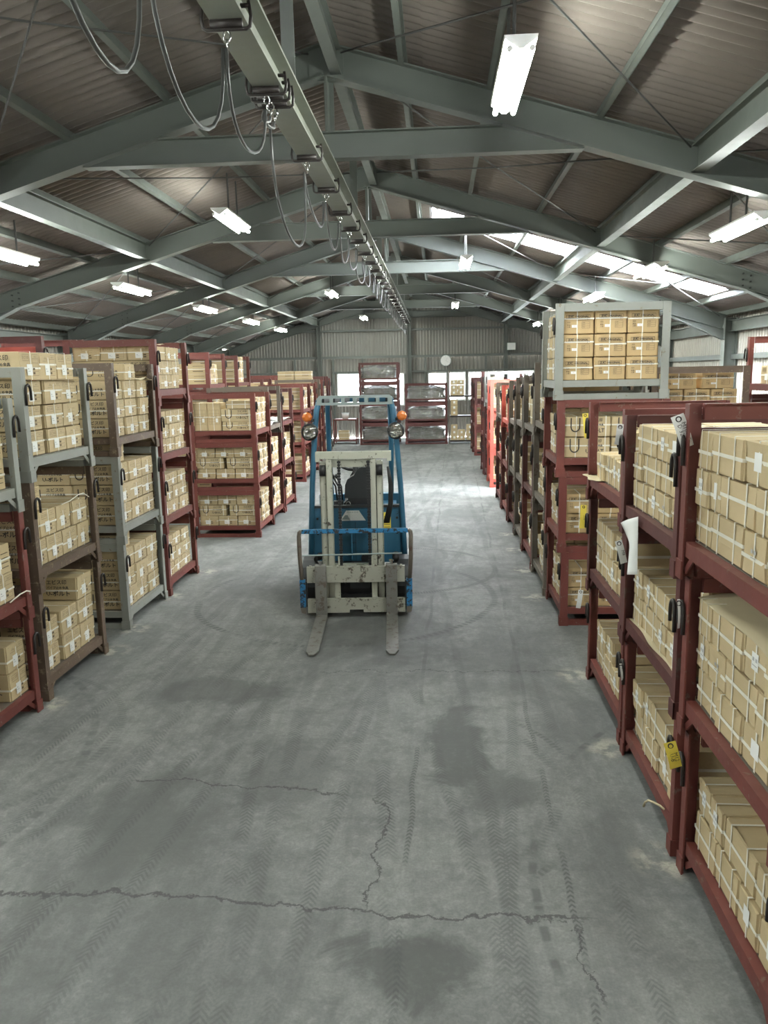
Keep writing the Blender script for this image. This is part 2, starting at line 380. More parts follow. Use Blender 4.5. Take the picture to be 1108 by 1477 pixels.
b.build('ridge_cap', M['roof'], ceil, loc=(XC, 0, ROOF0+0.02))

# purlins (lipped channels) bay by bay, and two deep I-beam ties
def purlin_mesh(dep, wid, L_):
    b = MB(); tck = 0.006
    b.box(-tck/2, tck/2, 0, L_, -dep, 0); b.box(0, wid, 0, L_, -tck, 0); b.box(0, wid, 0, L_, -dep, -dep+tck); b.box(wid-tck, wid, 0, L_, -dep, -dep+0.02)
    return b.mesh('purlin', M['girder'])
pm = purlin_mesh(0.10, 0.05, BAY)
for bi in range(0, 8):
    for off in (0.7, 1.5, 2.5, 3.4, 4.25, 5.2, 6.1, 6.75):
        for sgn in (1, -1):
            ob('purlin', pm, ceil, (XC+sgn*off, FR[bi], roofz(off)-0.012), rot=(0, sgn*math.atan(SL), 0), scale=(sgn, 1, 1))
bm_ = MB().ibeam((0,0.012,0), (0,BAY-0.012,0), 0.13, 0.24, 0.012, 0.008).mesh('tie_beam', M['girder'])
for bi in range(0, 8):
    for sgn in (1, -1):
        ob('tie_beam', bm_, ceil, (XC+sgn*3.4, FR[bi], under(3.4)+0.17))
    rb = MB().ibeam((0,0.0,0), (0,BAY,0), 0.10, 0.22, 0.012, 0.008)
    ob('ridge_beam', rb.mesh('ridge_beam', M['girder']), ceil, (XC+0.09, FR[bi], APEX+0.13))
# brace rods in the roof plane
for bi in range(1, 8):
    y0, y1 = FR[bi]+0.1, FR[bi+1]-0.1
    for sgn in (1, -1):
        for o0, o1 in ((0.15, 3.3), (3.5, 6.6)):
            for ya, yb in ((y0, y1), (y1, y0)):
                z0, z1 = roofz(o0)-0.17, roofz(o1)-0.17
                MB().tube([(XC+sgn*o0, ya, z0), (XC+sgn*(o0+o1)/2, (ya+yb)/2, (z0+z1)/2-0.03), (XC+sgn*o1, yb, z1)], 0.009, 5).build('brace_rod', M['rod'], ceil)

# portal frames
fcol = {}
def rafter(sgn):
    b = MB(); W = 0.16; tf = 0.014
    th = math.atan(SL); 
    a = Vector((0, 0, APEX+RD/2)); e = Vector((sgn*(HALF-0.12), 0, APEX+RD/2-SL*(HALF-0.12)))
    b.ibeam(a, e, W, RD*math.cos(th), tf, 0.010)
    # haunch at the knee
    k0 = HALF-1.35; 
    pts = [(sgn*k0, under(k0)+0.01), (sgn*(HALF-0.12), under(HALF-0.12)+0.01), (sgn*(HALF-0.12), under(HALF-0.12)-0.20)]
    b.prism(pts, -0.005, 0.005)
    b.bar((sgn*k0, 0, under(k0)), (sgn*(HALF-0.12), 0, under(HALF-0.12)-0.20), W, tf)
    return b.mesh('rafter', M['girder'])
raf = {s: rafter(s) for s in (1, -1)}
colm = MB().ibeam((0,0,0), (0,0,under(HALF)+RD*0.9), 0.2, 0.25, 0.014, 0.01, up=(1,0,0)).mesh('column', M['girder'])
colr = MB(); 
def collar():
    b = MB(); x = 2.36; z0, z1 = 4.40, 4.62
    b.prism([(-x, z0), (x, z0), (x-0.75, z1), (-x+0.75, z1)], -0.005, 0.005)
    b.box(-x, x, -0.065, 0.065, z0-0.012, z0); b.box(-x+0.75, x-0.75, -0.065, 0.065, z1-0.006, z1+0.006)
    return b.mesh('collar_beam', M['girder'])
colb = collar()
boltm = MB()
for i in range(2):
    for j in range(4): boltm.cyl((i*0.09, -0.03, j*0.075), (i*0.09, 0.03, j*0.075), 0.014, 6)
boltm = boltm.mesh('bolt', M['bolt'])
bolt1 = MB().cyl((0,-0.03,0),(0,0.03,0),0.014,6).mesh('bolt', M['bolt'])
for i, y in enumerate(FR):
    fr_ = struct('ceiling_frame', 'green-grey steel portal frame with collar beam', (XC, y, 0))
    for s in (1, -1):
        ob('rafter', raf[s], fr_); ob('column', colm, fr_, (s*HALF, 0, 0))
        if 2 <= i <= 6:
            for a in range(2):
                for c_ in range(3):
                    off = 5.45+a*0.11; ob('bolt', bolt1, fr_, (s*off, 0, under(off)+0.05+c_*0.085))
    ob('collar_beam', colb, fr_)
    g = MB(); g.prism([(-0.16, APEX+0.02-SL*0.16), (0.16, APEX+0.02-SL*0.16), (0.16, APEX+RD-SL*0.16), (0, APEX+RD), (-0.16, APEX+RD-SL*0.16)], -0.02, 0.02)
    g.build('apex_plate', M['girder'], fr_)
    MB().box(-0.01, 0.01, -0.08, 0.08, 4.62, APEX+0.02).build('king_post', M['girder'], fr_)

# walls: ribbed cladding panels on girts
def clad_mesh(w, h, pitch=0.13, dep=0.022, name='cladding_panel', mat='clad'):
    b = MB(); n = max(1, int(round(w/pitch))); pts = []
    for i in range(n):
        x = i*w/n; q = w/n
        pts += [(x, 0), (x+q*0.35, 0), (x+q*0.5, dep), (x+q*0.85, dep)]
    pts.append((w, 0))
    vs_ = [(x, d, 0) for x, d in pts]+[(x, d, h) for x, d in pts]; k = len(pts)
    b.add(vs_, [(i, i+1, k+i+1, k+i) for i in range(k-1)])
    return b.mesh(name, M[mat])
wl = struct('wall_left', 'ribbed metal cladding on the left side wall', (XC-HALF-0.16, 0, 0))
wr = struct('wall_right', 'ribbed metal cladding on the right side wall', (XC+HALF+0.16, 0, 0))
EAVE = roofz(HALF)+0.0
pL = clad_mesh(BAY/2, EAVE+0.02)
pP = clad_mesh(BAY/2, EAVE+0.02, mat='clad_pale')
for bi in range(8):
    for h in (0, 1):
        y = FR[bi]+h*BAY/2
        ob('cladding_panel', pL, wl, (0, y+BAY/2, 0), rot=(0, 0, -PI/2))
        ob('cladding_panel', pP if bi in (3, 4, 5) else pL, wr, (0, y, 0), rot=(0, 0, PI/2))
gm = MB().box(-0.04, 0.04, 0, BAY, -0.05, 0.05).mesh('girt', M['girder'])
eb = MB().ibeam((0,0,0),(0,BAY,0),0.12,0.22,0.012,0.008).mesh('eaves_beam', M['girder'])
for bi in range(8):
    for wz, root, s in ((0, wl, 1), (0, wr, -1)):
        for z in (0.6, 1.6, 2.6): ob('girt', gm, root, (s*0.07, FR[bi], z))
        ob('eaves_beam', eb, root, (s*0.14, FR[bi], 3.2))
# end wall
wb_ = struct('wall_back', 'ribbed grey cladding on the gable end wall', (0, YE+0.16, 0))
wins = [(-3.74, -2.86, 1.20, 2.44), (-2.72, -1.2, 1.2, 2.40), (-0.33, 0.38, 0.0, 2.40), (0.42, 1.08, 1.35, 2.42), (1.15, 1.75, 1.35, 2.42), (2.1, 3.6, 1.35, 2.42), (-2.05, -1.75, 0.0, 0.0)]
wins = wins[:6]
xs = np.arange(XC-HALF-0.2, XC+HALF+0.2, 0.78)
for x0 in xs:
    w = 0.78; xm = x0+w/2
    top = roofz(xm-XC)+SL*w/2+0.05
    # split a panel above and below an opening, cell by cell across its width
    edges = sorted({x0, x0+w, *[e for wn in wins for e in wn[:2] if x0+0.02 < e < x0+w-0.02]})
    for e0, e1 in zip(edges, edges[1:]):
        em_ = (e0+e1)/2; hit = [wn for wn in wins if wn[0]-1e-3 <= em_ <= wn[1]+1e-3]
        if hit:
            z0, z1 = hit[0][2], hit[0][3]
            if z0 > 0.05: ob('cladding_panel', clad_mesh(e1-e0, z0, 0.13), wb_, (e0, 0, 0))
            ob('cladding_panel', clad_mesh(e1-e0, 3.0-z1, 0.13), wb_, (e0, 0, z1))
        else: ob('cladding_panel', clad_mesh(e1-e0, 3.0, 0.13), wb_, (e0, 0, 0))
    ob('cladding_panel', clad_mesh(w, top-2.98, 0.105), wb_, (x0, -0.02, 2.98))
for z, h in ((3.0, 0.09), (3.97, 0.07), (2.45, 0.07)):
    if z == 2.45: spans = [(XC-HALF, -4.4), (-3.9, -2.7), (-1.0, 0.5), (0.5, 2.5), (2.55, XC+HALF)]
    else: spans = [(XC-HALF, -4.4), (-4.3, -1.05), (-0.95, 2.48), (2.58, XC+HALF)]
    for a, e in spans: MB().box(a, e, -0.14, -0.05, z-h/2, z+h/2).build('girt', M['girder'], wb_)
for x in (-4.35, -1.0, 2.53): MB().ibeam((x,-0.16,0),(x,-0.16,roofz(x-XC)-0.2),0.14,0.14,0.012,0.01,up=(1,0,0)).build('wind_post', M['girder'], wb_)
for x in (-6.2, -5.3, -3.85, -2.75, -0.42, 1.8): MB().box(x-0.035, x+0.035, -0.12, -0.05, 0, 3.0).build('stud', M['girder'], wb_)
for i, (x0, x1, z0, z1) in enumerate(wins):
    wn = struct('window_%d' % (i+1), 'bright daylit window in the gable wall', ((x0+x1)/2, YE+0.16, (z0+z1)/2))
    w, h = (x1-x0)/2, (z1-z0)/2
    for nm, bx_ in (('frame', (-w,w,-0.05,0.02,h-0.05,h)), ('frame', (-w,w,-0.05,0.02,-h,-h+0.05)), ('frame', (-w,-w+0.045,-0.05,0.02,-h+0.05,h-0.05)), ('frame', (w-0.045,w,-0.05,0.02,-h+0.05,h-0.05))):
        MB().box(*bx_).build(nm, M['white'], wn)
    MB().box(-0.015, 0.015, -0.03, 0.0, -h+0.05, h-0.05).build('mullion', M['white'], wn)
    for s in (-1, 1): MB().box(min(0.015*s, s*(w-0.045)), max(0.015*s, s*(w-0.045)), -0.012, -0.008, -h+0.05, h-0.05).build('pane', M['glass'], wn)
wf = struct('wall_front', 'cladding wall behind the viewpoint', (0, YB-0.16, 0))
MB().prism([(XC-HALF-0.2, 0), (XC+HALF+0.2, 0), (XC+HALF+0.2, roofz(HALF+.2)+.05), (XC, ROOF0+0.05), (XC-HALF-0.2, roofz(HALF+.2)+.05)], -0.05, 0.0).build('cladding_panel', M['clad'], wf)

# ------------------------------------------------------------------ hoist rail, cable trolleys and cables
RZ0, RZ1, RX = 4.15, 4.385, XC-0.03
rail = thing('hoist_rail', 'long pale grey hoist rail hung below the roof ridge', 'crane rail', (RX, 0, RZ0))
MB().ibeam((0, YB+0.2, (RZ1-RZ0)/2), (0, YE-0.25, (RZ1-RZ0)/2), 0.18, RZ1-RZ0, 0.018, 0.012).build('beam', M['rail'], rail)
hang = MB().box(-0.045, 0.045, -0.006, 0.006, RZ1-RZ0, APEX+0.02-RZ0).mesh('hanger', M['girder'])
for i in range(16):
    ob('hanger', hang, rail, (0.03, FR[0]+0.14+i*BAY/2, 0))
tro_y = [2.2, 3.05, 4.16, 5.08, 5.2, 5.32, 6.6, 7.72, 8.8, 9.75, 10.65, 11.7]+[12.7+i*0.95 for i in range(17)]
def c_bracket():
    p = []
    for x, z in ((0.115, 0.07), (0.125, 0.0), (0.118, -0.045), (0.10, -0.055), (-0.10, -0.055), (-0.118, -0.045), (-0.125, 0.0), (-0.115, 0.07)): p.append((x, 0, z))
    b = MB(); b.tube(p, 0.0095, 6); b.cyl((0.118,0,0.05),(0.075,0,0.05),0.011,6); b.cyl((-0.118,0,0.05),(-0.075,0,0.05),0.011,6)
    return b.mesh('bracket', M['dark_steel'], True)
cbm = c_bracket()
rollm = MB().cyl((-0.08,0,-0.028),(0.08,0,-0.028),0.022,10).mesh('roller', M['dark_steel'], True)
ringm = MB().tube([(0.018*math.cos(a), 0, -0.085+0.026*math.sin(a)) for a in [2*PI*k/10 for k in range(10)]], 0.0055, 5, closed=True).tube([(0,0.014*math.cos(a), -0.122+0.022*math.sin(a)) for a in [2*PI*k/10 for k in range(10)]], 0.005, 5, closed=True).mesh('ring', M['chrome'], True)
for i, y in enumerate(tro_y):
    tr = thing('cable_trolley', 'dark C-shaped cable hanger clipped under the hoist rail, %s from the viewpoint' % ORD[i], 'cable hanger', (RX, y, RZ0), group='cable hangers along the rail')
    ob('bracket', cbm, tr); ob('roller', rollm, tr); ob('ring', ringm, tr)
sags = [0.62, 0.40, 0.18, 0.05, 0.05, 0.66, 0.30, 0.34, 0.34, 0.30, 0.36]+[0.30]*30
for i in range(len(tro_y)-1):
    y0, y1 = tro_y[i], tro_y[i+1]; zt = RZ0-0.14; pts = []
    sg = sags[i]
    if i == 1: sg = 0.50
    if i == 2: sg = 0.34
    for k in range(15):
        u = k/14; ue = 0.5-0.5*math.cos(PI*u)*abs(math.cos(PI*u))**0.0
        yy = y0+(y1-y0)*(0.5-0.5*math.cos(PI*u))
        zz = zt-sg*(1-(2*u-1)**2)**0.85
        pts.append((RX-0.02+0.015*math.sin(u*5+i), yy, zz))
    cb = MB().tube(pts, 0.0095, 7).build('power_cable', M['cable'], None, True)
    tag(cb, 'grey power cable loop sagging after the %s hanger of the hoist rail' % ORD[i], 'cable', 'cable loops along the rail')

# ------------------------------------------------------------------ fluorescent lamps
def lamp_meshes():
    d = {}
    d['housing'] = MB().prism([(-0.105,0.065),(0.105,0.065),(0.100,0.045),(0.014,-0.014),(-0.014,-0.014),(-0.100,0.045)],-0.62,0.62).mesh('housing', M['white'])
    d['tube'] = MB().cyl((0,-0.6,0),(0,0.6,0),0.019,8).mesh('fluorescent_tube', M['tube'], True)
    d['cap'] = MB().cyl((0,-0.012,0),(0,0.012,0),0.018,8).mesh('lamp_holder', M['white'])
    return d
LM = lamp_meshes()
def lamp(x, y, z, label):
    t_ = thing('fluorescent_lamp', label, 'lamp', (x, y, z), group='fluorescent lamps under the roof')
    ob('housing', LM['housing'], t_)
    for s in (-1, 1):
        ob('fluorescent_tube', LM['tube'], t_, (s*0.068, 0, -0.012))
        for e in (-1, 1): ob('lamp_holder', LM['cap'], t_, (s*0.068, e*0.608, -0.012))
    top = roofz(x-XC)-0.10-z
    for e in (-0.15, 0.28): MB().cyl((0, e, 0.055), (0, e, top), 0.012, 6).build('hanging_rod', M['rod'], t_)
lamps = [(0.53,5.85,4.36,'glaring fluorescent lamp hanging high at upper right, nearest of all'),
         (-2.62,10.37,4.35,'fluorescent lamp on two rods left of the hoist rail, nearest of its row'),
         (0.53,14.5,4.30,'fluorescent lamp seen end-on before the daylit rafter'),
         (-2.58,19.7,4.34,'fluorescent lamp second from viewpoint in row left of the hoist rail'),
         (0.55,23.4,4.30,'small far fluorescent lamp right of the hoist rail near gable'),
         (-2.5,27.4,4.28,'farthest fluorescent lamp left of the hoist rail by the gable')]
for j, y in enumerate((8.95, 12.75, 16.8, 20.95, 24.9)):
    lamps.append((-4.92, y, 3.80, 'fluorescent lamp in outer left row over the racks, %s from viewpoint' % ORD[j]))
for j, y in enumerate((8.55, 11.95, 16.1, 20.3, 24.5)):
    lamps.append((3.10, y, 3.78, 'fluorescent lamp in outer right row over the racks, %s from viewpoint' % ORD[j]))
lamps += [(-2.62,1.6,4.35,'fluorescent lamp above left of the viewpoint, out of frame'), (0.53,-2.6,4.35,'fluorescent lamp behind the viewpoint'),
          (-4.92,4.6,3.8,'fluorescent lamp over the near left racks, out of frame'), (3.1,4.3,3.78,'fluorescent lamp over the near right racks, out of frame'),
          (3.1,0.2,3.78,'fluorescent lamp over the right side behind the viewpoint'), (-4.92,0.4,3.8,'fluorescent lamp over the left side behind the viewpoint')]
for a in lamps: lamp(*a)

# ------------------------------------------------------------------ cage pallets
def hook_pts():
    return [(0,-0.005,-0.10),(0,0,0.0),(0,0.004,0.022),(0,0.016,0.040),(0,0.033,0.047),(0,0.050,0.040),(0,0.062,0.022),(0,0.066,0.0),(0,0.066,-0.065)]
hookm = MB().tube(hook_pts(), 0.0095, 7).mesh('hook', M['dark_steel'], True)
PM = {}
def pal_parts(col, D, L_, H):
    key = (col, round(D,2), round(L_,2), round(H,3))
    if key in PM: return PM[key]
    mt = M[col]; d, l = D/2, L_/2; t_ = 0.008; out = []
    for sx in (-1, 1):
        for sy in (-1, 1):
            b = MB()
            xa, xb = sorted((sx*d, sx*(d-t_))); ya, yb = sorted((sy*l, sy*(l-0.06))); b.box(xa, xb, ya, yb, 0.0, H)
            xa, xb = sorted((sx*(d-t_), sx*(d-0.07))); ya, yb = sorted((sy*l, sy*(l-t_))); b.box(xa, xb, ya, yb, 0.0, H)
            out.append(('post', b.mesh('post', mt)))
            b = MB(); xa, xb = sorted((sx*(d+0.008), sx*(d-0.078))); ya, yb = sorted((sy*(l+0.006), sy*(l-0.068)))
            b.box(min(sx*(d+0.007), sx*d), max(sx*(d+0.007), sx*d), ya, yb, 0.0, 0.085)
            b.box(xa, xb, min(sy*(l+0.006), sy*l), max(sy*(l+0.006), sy*l), 0.0, 0.085)
            out.append(('stacking_cup', b.mesh('stacking_cup', mt)))
            b = MB(); b.bar((sx*(d-0.02), sy*(l-0.05), 0.035), (sx*(d-0.02), sy*(l-0.15), 0.118), 0.03, 0.008, up=(1,0,0)); out.append(('gusset', b.mesh('gusset', mt)))
    for sx in (-1, 1):
        xa, xb = sorted((sx*(d-0.012), sx*(d-0.055))); out.append(('deck_rail', MB().box(xa, xb, -l+0.062, l-0.062, 0.105, 0.172).mesh('deck_rail', mt)))
    for sy in (-1, 1):
        ya, yb = sorted((sy*(l-0.010), sy*(l-0.05)))
        out.append(('end_rail', MB().box(-d+0.072, d-0.072, ya, yb, 0.115, 0.175).mesh('end_rail', mt)))
        out.append(('lower_rail', MB().box(-d+0.072, d-0.072, ya, yb, 0.002, 0.055).mesh('lower_rail', mt)))
        ya, yb = sorted((sy*(l-0.010), sy*(l-0.04)))
        b = MB(); b.box(-d+0.072, d-0.072, ya, yb, H-0.070, H-0.006); b.box(-d+0.072, d-0.072, min(sy*(l-0.01), sy*(l-0.055)), max(sy*(l-0.01), sy*(l-0.055)), H-0.006, H)
        out.append(('top_rail', b.mesh('top_rail', mt)))
    out.append(('deck', MB().box(-d+0.056, d-0.056, -l+0.052, l-0.052, 0.158, 0.174).mesh('deck', M['wood'])))
    for q in (-0.2, 0.2): out.append(('skid', MB().box(-d+0.06, d-0.06, q-0.03, q+0.03, 0.115, 0.157).mesh('skid', mt)))
    PM[key] = out
    return out
FARP = {}
def pallet(col, x, y, z, D, L_, H, label, side, far=False, lean=(0,0), rz=0.0):
    parts = pal_parts(col, D, L_, H)
    if far:
        key = (col, round(D,2), round(L_,2), round(H,3))
        if key not in FARP:
            b = MB()
            for nm, me in parts:
                b.mi = 1 if nm == 'deck' else 0
                b.add([v.co[:] for v in me.vertices], [tuple(p.vertices) for p in me.polygons])
            for sx in (-1, 1):
                for sy in (-1, 1):
                    b.mi = 2; b.add([Vector((sx*(D/2+0.012), sy*(L_/2-0.03), H-0.17))+v.co for v in hookm.vertices], [tuple(p.vertices) for p in hookm.polygons])
            FARP[key] = b.mesh('steel_cage_pallet', [M[col], M['wood'], M['dark_steel']])
        o = ob('steel_cage_pallet', FARP[key], None, (x, y, z), (0, 0, rz)); tag(o, label, 'pallet', 'steel cage pallets'); return o
    o = thing('steel_cage_pallet', label, 'pallet', (x, y, z), rz, 'steel cage pallets')
    for nm, me in parts: ob(nm, me, o)
    for sy in (-1, 1): ob('hook', hookm, o, (-side*(D/2+0.0105), sy*(L_/2-0.03), H-0.17))
    return o

# ------------------------------------------------------------------ cartons
def text_mesh(txt, size, mat, bold=0.0):
    cu = bpy.data.curves.new('txt', 'FONT'); cu.body = txt; cu.size = size; cu.align_x = 'CENTER'; cu.align_y = 'CENTER'
    cu.resolution_u = 1; cu.offset = bold
    o = bpy.data.objects.new('txt', cu); COL.objects.link(o)
    bpy.context.view_layer.update()
    me = bpy.data.meshes.new_from_object(o.evaluated_get(bpy.context.evaluated_depsgraph_get()))
    vs_ = [tuple(v.co) for v in me.vertices]; fs = [tuple(p.vertices) for p in me.polygons]
    bpy.data.objects.remove(o); bpy.data.curves.remove(cu); bpy.data.meshes.remove(me)
    return vs_, fs
def put_text(b, txt, size, cx, cz, face, off, wide=1.0, bold=0.0):
    # face: 'F' front (-y), 'R' (+x), 'L' (-x), 'T' top; reads upright from outside
    v, f = text_mesh(txt, size, None, bold)
    if face == 'F': w = [(cx+x*wide, -off, cz+y) for x, y, _ in v]
    elif face == 'R': w = [(off, cx+x*wide, cz+y) for x, y, _ in v]
    elif face == 'L': w = [(-off, -(cx+x*wide), cz+y) for x, y, _ in v]
    else: w = [(cx+x*wide, cz+y, off) for x, y, _ in v]
    b.add(w, f)
def put_rect(b, x0, x1, z0, z1, face, off):
    P = [(x0,z0),(x1,z0),(x1,z1),(x0,z1)]
    if face == 'F': w = [(x,-off,z) for x,z in P]
    elif face == 'R': w = [(off,x,z) for x,z in P]
    elif face == 'L': w = [(-off,-x,z) for x,z in P]
    else: w = [(x,z,off) for x,z in P]
    b.add(w, [(0,1,2,3)])
def put_umark(b, cx, cz, s, face, off):
    put_rect(b, cx-s*0.5, cx-s*0.38, cz-0.1*s, cz+s*0.75, face, off); put_rect(b, cx+s*0.38, cx+s*0.5, cz-0.1*s, cz+s*0.75, face, off)
    n = 8
    for k in range(n):
        a0, a1 = PI+PI*k/n, PI+PI*(k+1)/n
        P = [(cx+s*r*math.cos(a), cz-0.1*s+s*r*math.sin(a)) for a, r in ((a0,0.5),(a1,0.5),(a1,0.38),(a0,0.38))]
        if face == 'F': w = [(x,-off,z) for x,z in P]
        elif face == 'R': w = [(off,x,z) for x,z in P]
        else: w = [(-off,-x,z) for x,z in P]
        b.add(w, [(0,1,2,3)])
def put_frame(b, x0, x1, z0, z1, th, face, off):
    put_rect(b, x0, x1, z0, z0+th, face, off); put_rect(b, x0, x1, z1-th, z1, face, off)
    put_rect(b, x0, x0+th, z0+th, z1-th, face, off); put_rect(b, x1-th, x1, z0+th, z1-th, face, off)

def body_mesh(W, D, H, seed, mat):
    # slightly slumped case: bulged faces, softened edges, flap seam on the top
    q = random.Random(seed); b = MB(); n = 3; e = 0.006
    fx_ = [-W/2, -W/2+e, -W/6, W/6, W/2-e, W/2]; fy_ = [-D/2, -D/2+e, 0, D/2-e, D/2]; fz_ = [0, e, H*0.35, H*0.7, H-e, H]
    dents = [[q.uniform(-1,1) for _ in range(4)] for _ in range(4)]
    def P(i, j, k):
        x, y, z = fx_[i], fy_[j], fz_[k]
        ins = e*0.6
        if k in (0, 5): x -= math.copysign(ins, x) if i in (0,5) else 0; y -= math.copysign(ins, y) if j in (0,4) else 0
        if i in (0,5) and j in (0,4): x -= math.copysign(ins, x); y -= math.copysign(ins, y)
        bulge = 0.004
        if i in (0,5) and 0<j<4 and 0<k<5: x += math.copysign(bulge*(1+0.6*dents[j%4][k%4]), x)
        if j in (0,4) and 0<i<5 and 0<k<5: y += math.copysign(bulge*(1+0.8*dents[i%4][k%4]), y)
        if k == 5: z += -0.004+0.004*dents[i%4][j%4]-(0.003 if 0<i<5 and 0<j<4 else 0)
        x += (z/H)*0.006*dents[0][0]; y += (z/H)*0.006*dents[1][1]
        return (x, y, z)
    NI, NJ, NK = 6, 5, 6; idx = {}
    for i in range(NI):
        for j in range(NJ):
            for k in range(NK):
                if i in (0,NI-1) or j in (0,NJ-1) or k in (0,NK-1):
                    idx[i,j,k] = len(b.v); b.v.append(P(i,j,k))
    def F(a): b.f.append(tuple(idx[x] for x in a)); b.m.append(0)
    for i in range(NI-1):
        for j in range(NJ-1):
            F([(i,j,0),(i,j+1,0),(i+1,j+1,0),(i+1,j,0)]); F([(i,j,5),(i+1,j,5),(i+1,j+1,5),(i,j+1,5)])
        for k in range(NK-1):
            F([(i,0,k),(i+1,0,k),(i+1,0,k+1),(i,0,k+1)]); F([(i,4,k),(i,4,k+1),(i+1,4,k+1),(i+1,4,k)])
    for j in range(NJ-1):
        for k in range(NK-1):
            F([(0,j,k),(0,j,k+1),(0,j+1,k+1),(0,j+1,k)]); F([(5,j,k),(5,j+1,k),(5,j+1,k+1),(5,j,k+1)])
    return b.mesh('carton', mat)
def ring(W, D, H, axis, pos, wd, off=0.0055, th=0.0012):
    b = MB(); o = off
    if axis == 'h':
        x, y = W/2+o, D/2+o; z0, z1 = pos-wd/2, pos+wd/2
        b.box(-x, x, -y-th, -y, z0, z1); b.box(-x, x, y, y+th, z0, z1); b.box(-x-th, -x, -y, y, z0, z1); b.box(x, x+th, -y, y, z0, z1)
    else:
        y, z = D/2+o, H+0.004; x0, x1 = pos-wd/2, pos+wd/2
        b.box(x0, x1, -y-th, -y, 0.0, z); b.box(x0, x1, y, y+th, 0.0, z); b.box(x0, x1, -y, y, z-th, z)
    return b.mesh('strap', M['strap'])
CK = {}
def kind(name, W, D, H, mat, hs, vsx, parts, nvar=4, sw=0.014):
    CK[name] = dict(W=W, D=D, H=H, body=[body_mesh(W, D, H, hash(name) % 97+i if False else len(name)*13+i, mat) for i in range(nvar)],
        straps=[[ring(W, D, H, 'h', hp*H, sw)]+[ring(W, D, H, 'v', v*W, sw*0.75, 0.0062) for v in vsx] for hp in hs], extra=parts, hs=hs, vsx=vsx)
O = 0.0075
# left row: case with a white label on the end and a printed side
W, D, H = 0.31, 0.44, 0.20
b = MB(); put_rect(b, -0.062, 0.024, 0.032, 0.112, 'F', D/2+O+0.001); lab_a = b.mesh('paper_label', M['paper'])
b = MB(); put_rect(b, -0.048, -0.03, 0.075, 0.082, 'F', D/2+O+0.0016); put_rect(b, -0.048, -0.01, 0.060, 0.064, 'F', D/2+O+0.0016); labtxt = b.mesh('label_print', M['ink_pale'])
b = MB(); put_text(b, 'エビス印', 0.026, -0.075, 0.158, 'F', D/2+O)
put_frame(b, -0.12, -0.02, 0.136, 0.182, 0.002, 'F', D/2+O); put_frame(b, 0.03, 0.125, 0.03, 0.182, 0.002, 'F', D/2+O)
for z in (0.06, 0.09, 0.12, 0.15): put_rect(b, 0.03, 0.125, z, z+0.0018, 'F', D/2+O)
for z in (0.04, 0.07): put_rect(b, 0.034, 0.066, z, z+0.016, 'F', D/2+O)
put_text(b, 'BOLT', 0.018, 0.085, 0.165, 'F', D/2+O); pr_f = b.mesh('printed_table', M['ink_soft'])
b = MB(); put_umark(b, -0.13, 0.10, 0.085, 'L', W/2+O); pr_u = b.mesh('printed_u_mark', M['ink'])
b = MB(); put_text(b, 'エビス印', 0.044, 0.055, 0.155, 'L', W/2+O, 1.0, 0.0006); put_text(b, 'パイプ止め金具', 0.027, 0.06, 0.108, 'L', W/2+O, 1.0, 0.0006); put_text(b, 'U-ボルト', 0.050, 0.065, 0.056, 'L', W/2+O, 1.05, 0.001)
pr_s = b.mesh('printed_lettering', M['ink'])
kind('labelled', W, D, H, M['card'], (0.48, 0.56, 0.42), (0.02,), [('paper_label', lab_a, True), ('label_print', labtxt, True), ('printed_table', pr_f, False), ('printed_u_mark', pr_u, False), ('printed_lettering', pr_s, False)])
# long flank facing the aisle, two upright straps
W, D, H = 0.34, 0.31, 0.165
b = MB(); put_text(b, 'U-ボルト', 0.03, 0, 0.08, 'R', W/2+O); put_text(b, 'エビス印', 0.026, 0, 0.125, 'R', W/2+O)
pr = b.mesh('printed_lettering', M['ink_soft'])
kind('flank', W, D, H, M['card'], (0.5, 0.44, 0.55), (-0.27, 0.25), [('printed_lettering', pr, False)], sw=0.015)
# narrow end facing the aisle with small crossed label
W, D, H = 0.22, 0.34, 0.165
b = MB(); put_rect(b, -0.03, 0.035, 0.055, 0.125, 'F', D/2+O+0.001); lb = b.mesh('paper_label', M['paper'])
b = MB(); put_rect(b, -0.022, -0.004, 0.09, 0.105, 'F', D/2+O+0.0016); put_rect(b, 0.008, 0.026, 0.09, 0.105, 'F', D/2+O+0.0016); put_rect(b, -0.022, 0.026, 0.072, 0.076, 'F', D/2+O+0.0016); lp = b.mesh('label_print', M['ink_pale'])
kind('narrow', W, D, H, M['card'], (0.48, 0.55, 0.42), (0.03,), [('paper_label', lb, True), ('label_print', lp, True)], sw=0.015)
# orange-brown case with printed table, small red-marked label
W, D, H = 0.30, 0.33, 0.225
b = MB(); F_ = D/2+O
put_text(b, '正規 ORIGINAL', 0.027, 0.0, 0.168, 'F', F_, 1.12, 0.0008); put_frame(b, -0.12, 0.115, 0.150, 0.187, 0.003, 'F', F_); put_rect(b, -0.02, 0.115, 0.132, 0.134, 'F', F_); put_rect(b, 0.09, 0.092, 0.132, 0.15, 'F', F_)
put_frame(b, 0.035, 0.115, 0.055, 0.118, 0.002, 'F', F_); put_rect(b, 0.035, 0.115, 0.075, 0.077, 'F', F_); put_rect(b, 0.035, 0.115, 0.096, 0.098, 'F', F_)
put_text(b, '品名', 0.017, -0.095, 0.112, 'F', F_); put_text(b, '数量', 0.017, -0.095, 0.085, 'F', F_); put_text(b, '入数', 0.017, -0.095, 0.066, 'F', F_); put_text(b, 'SIZE', 0.013, 0.055, 0.108, 'F', F_); put_text(b, 'QTY', 0.013, 0.055, 0.086, 'F', F_); put_text(b, 'PCS', 0.013, 0.055, 0.065, 'F', F_)
pt = b.mesh('printed_table', M['ink'])
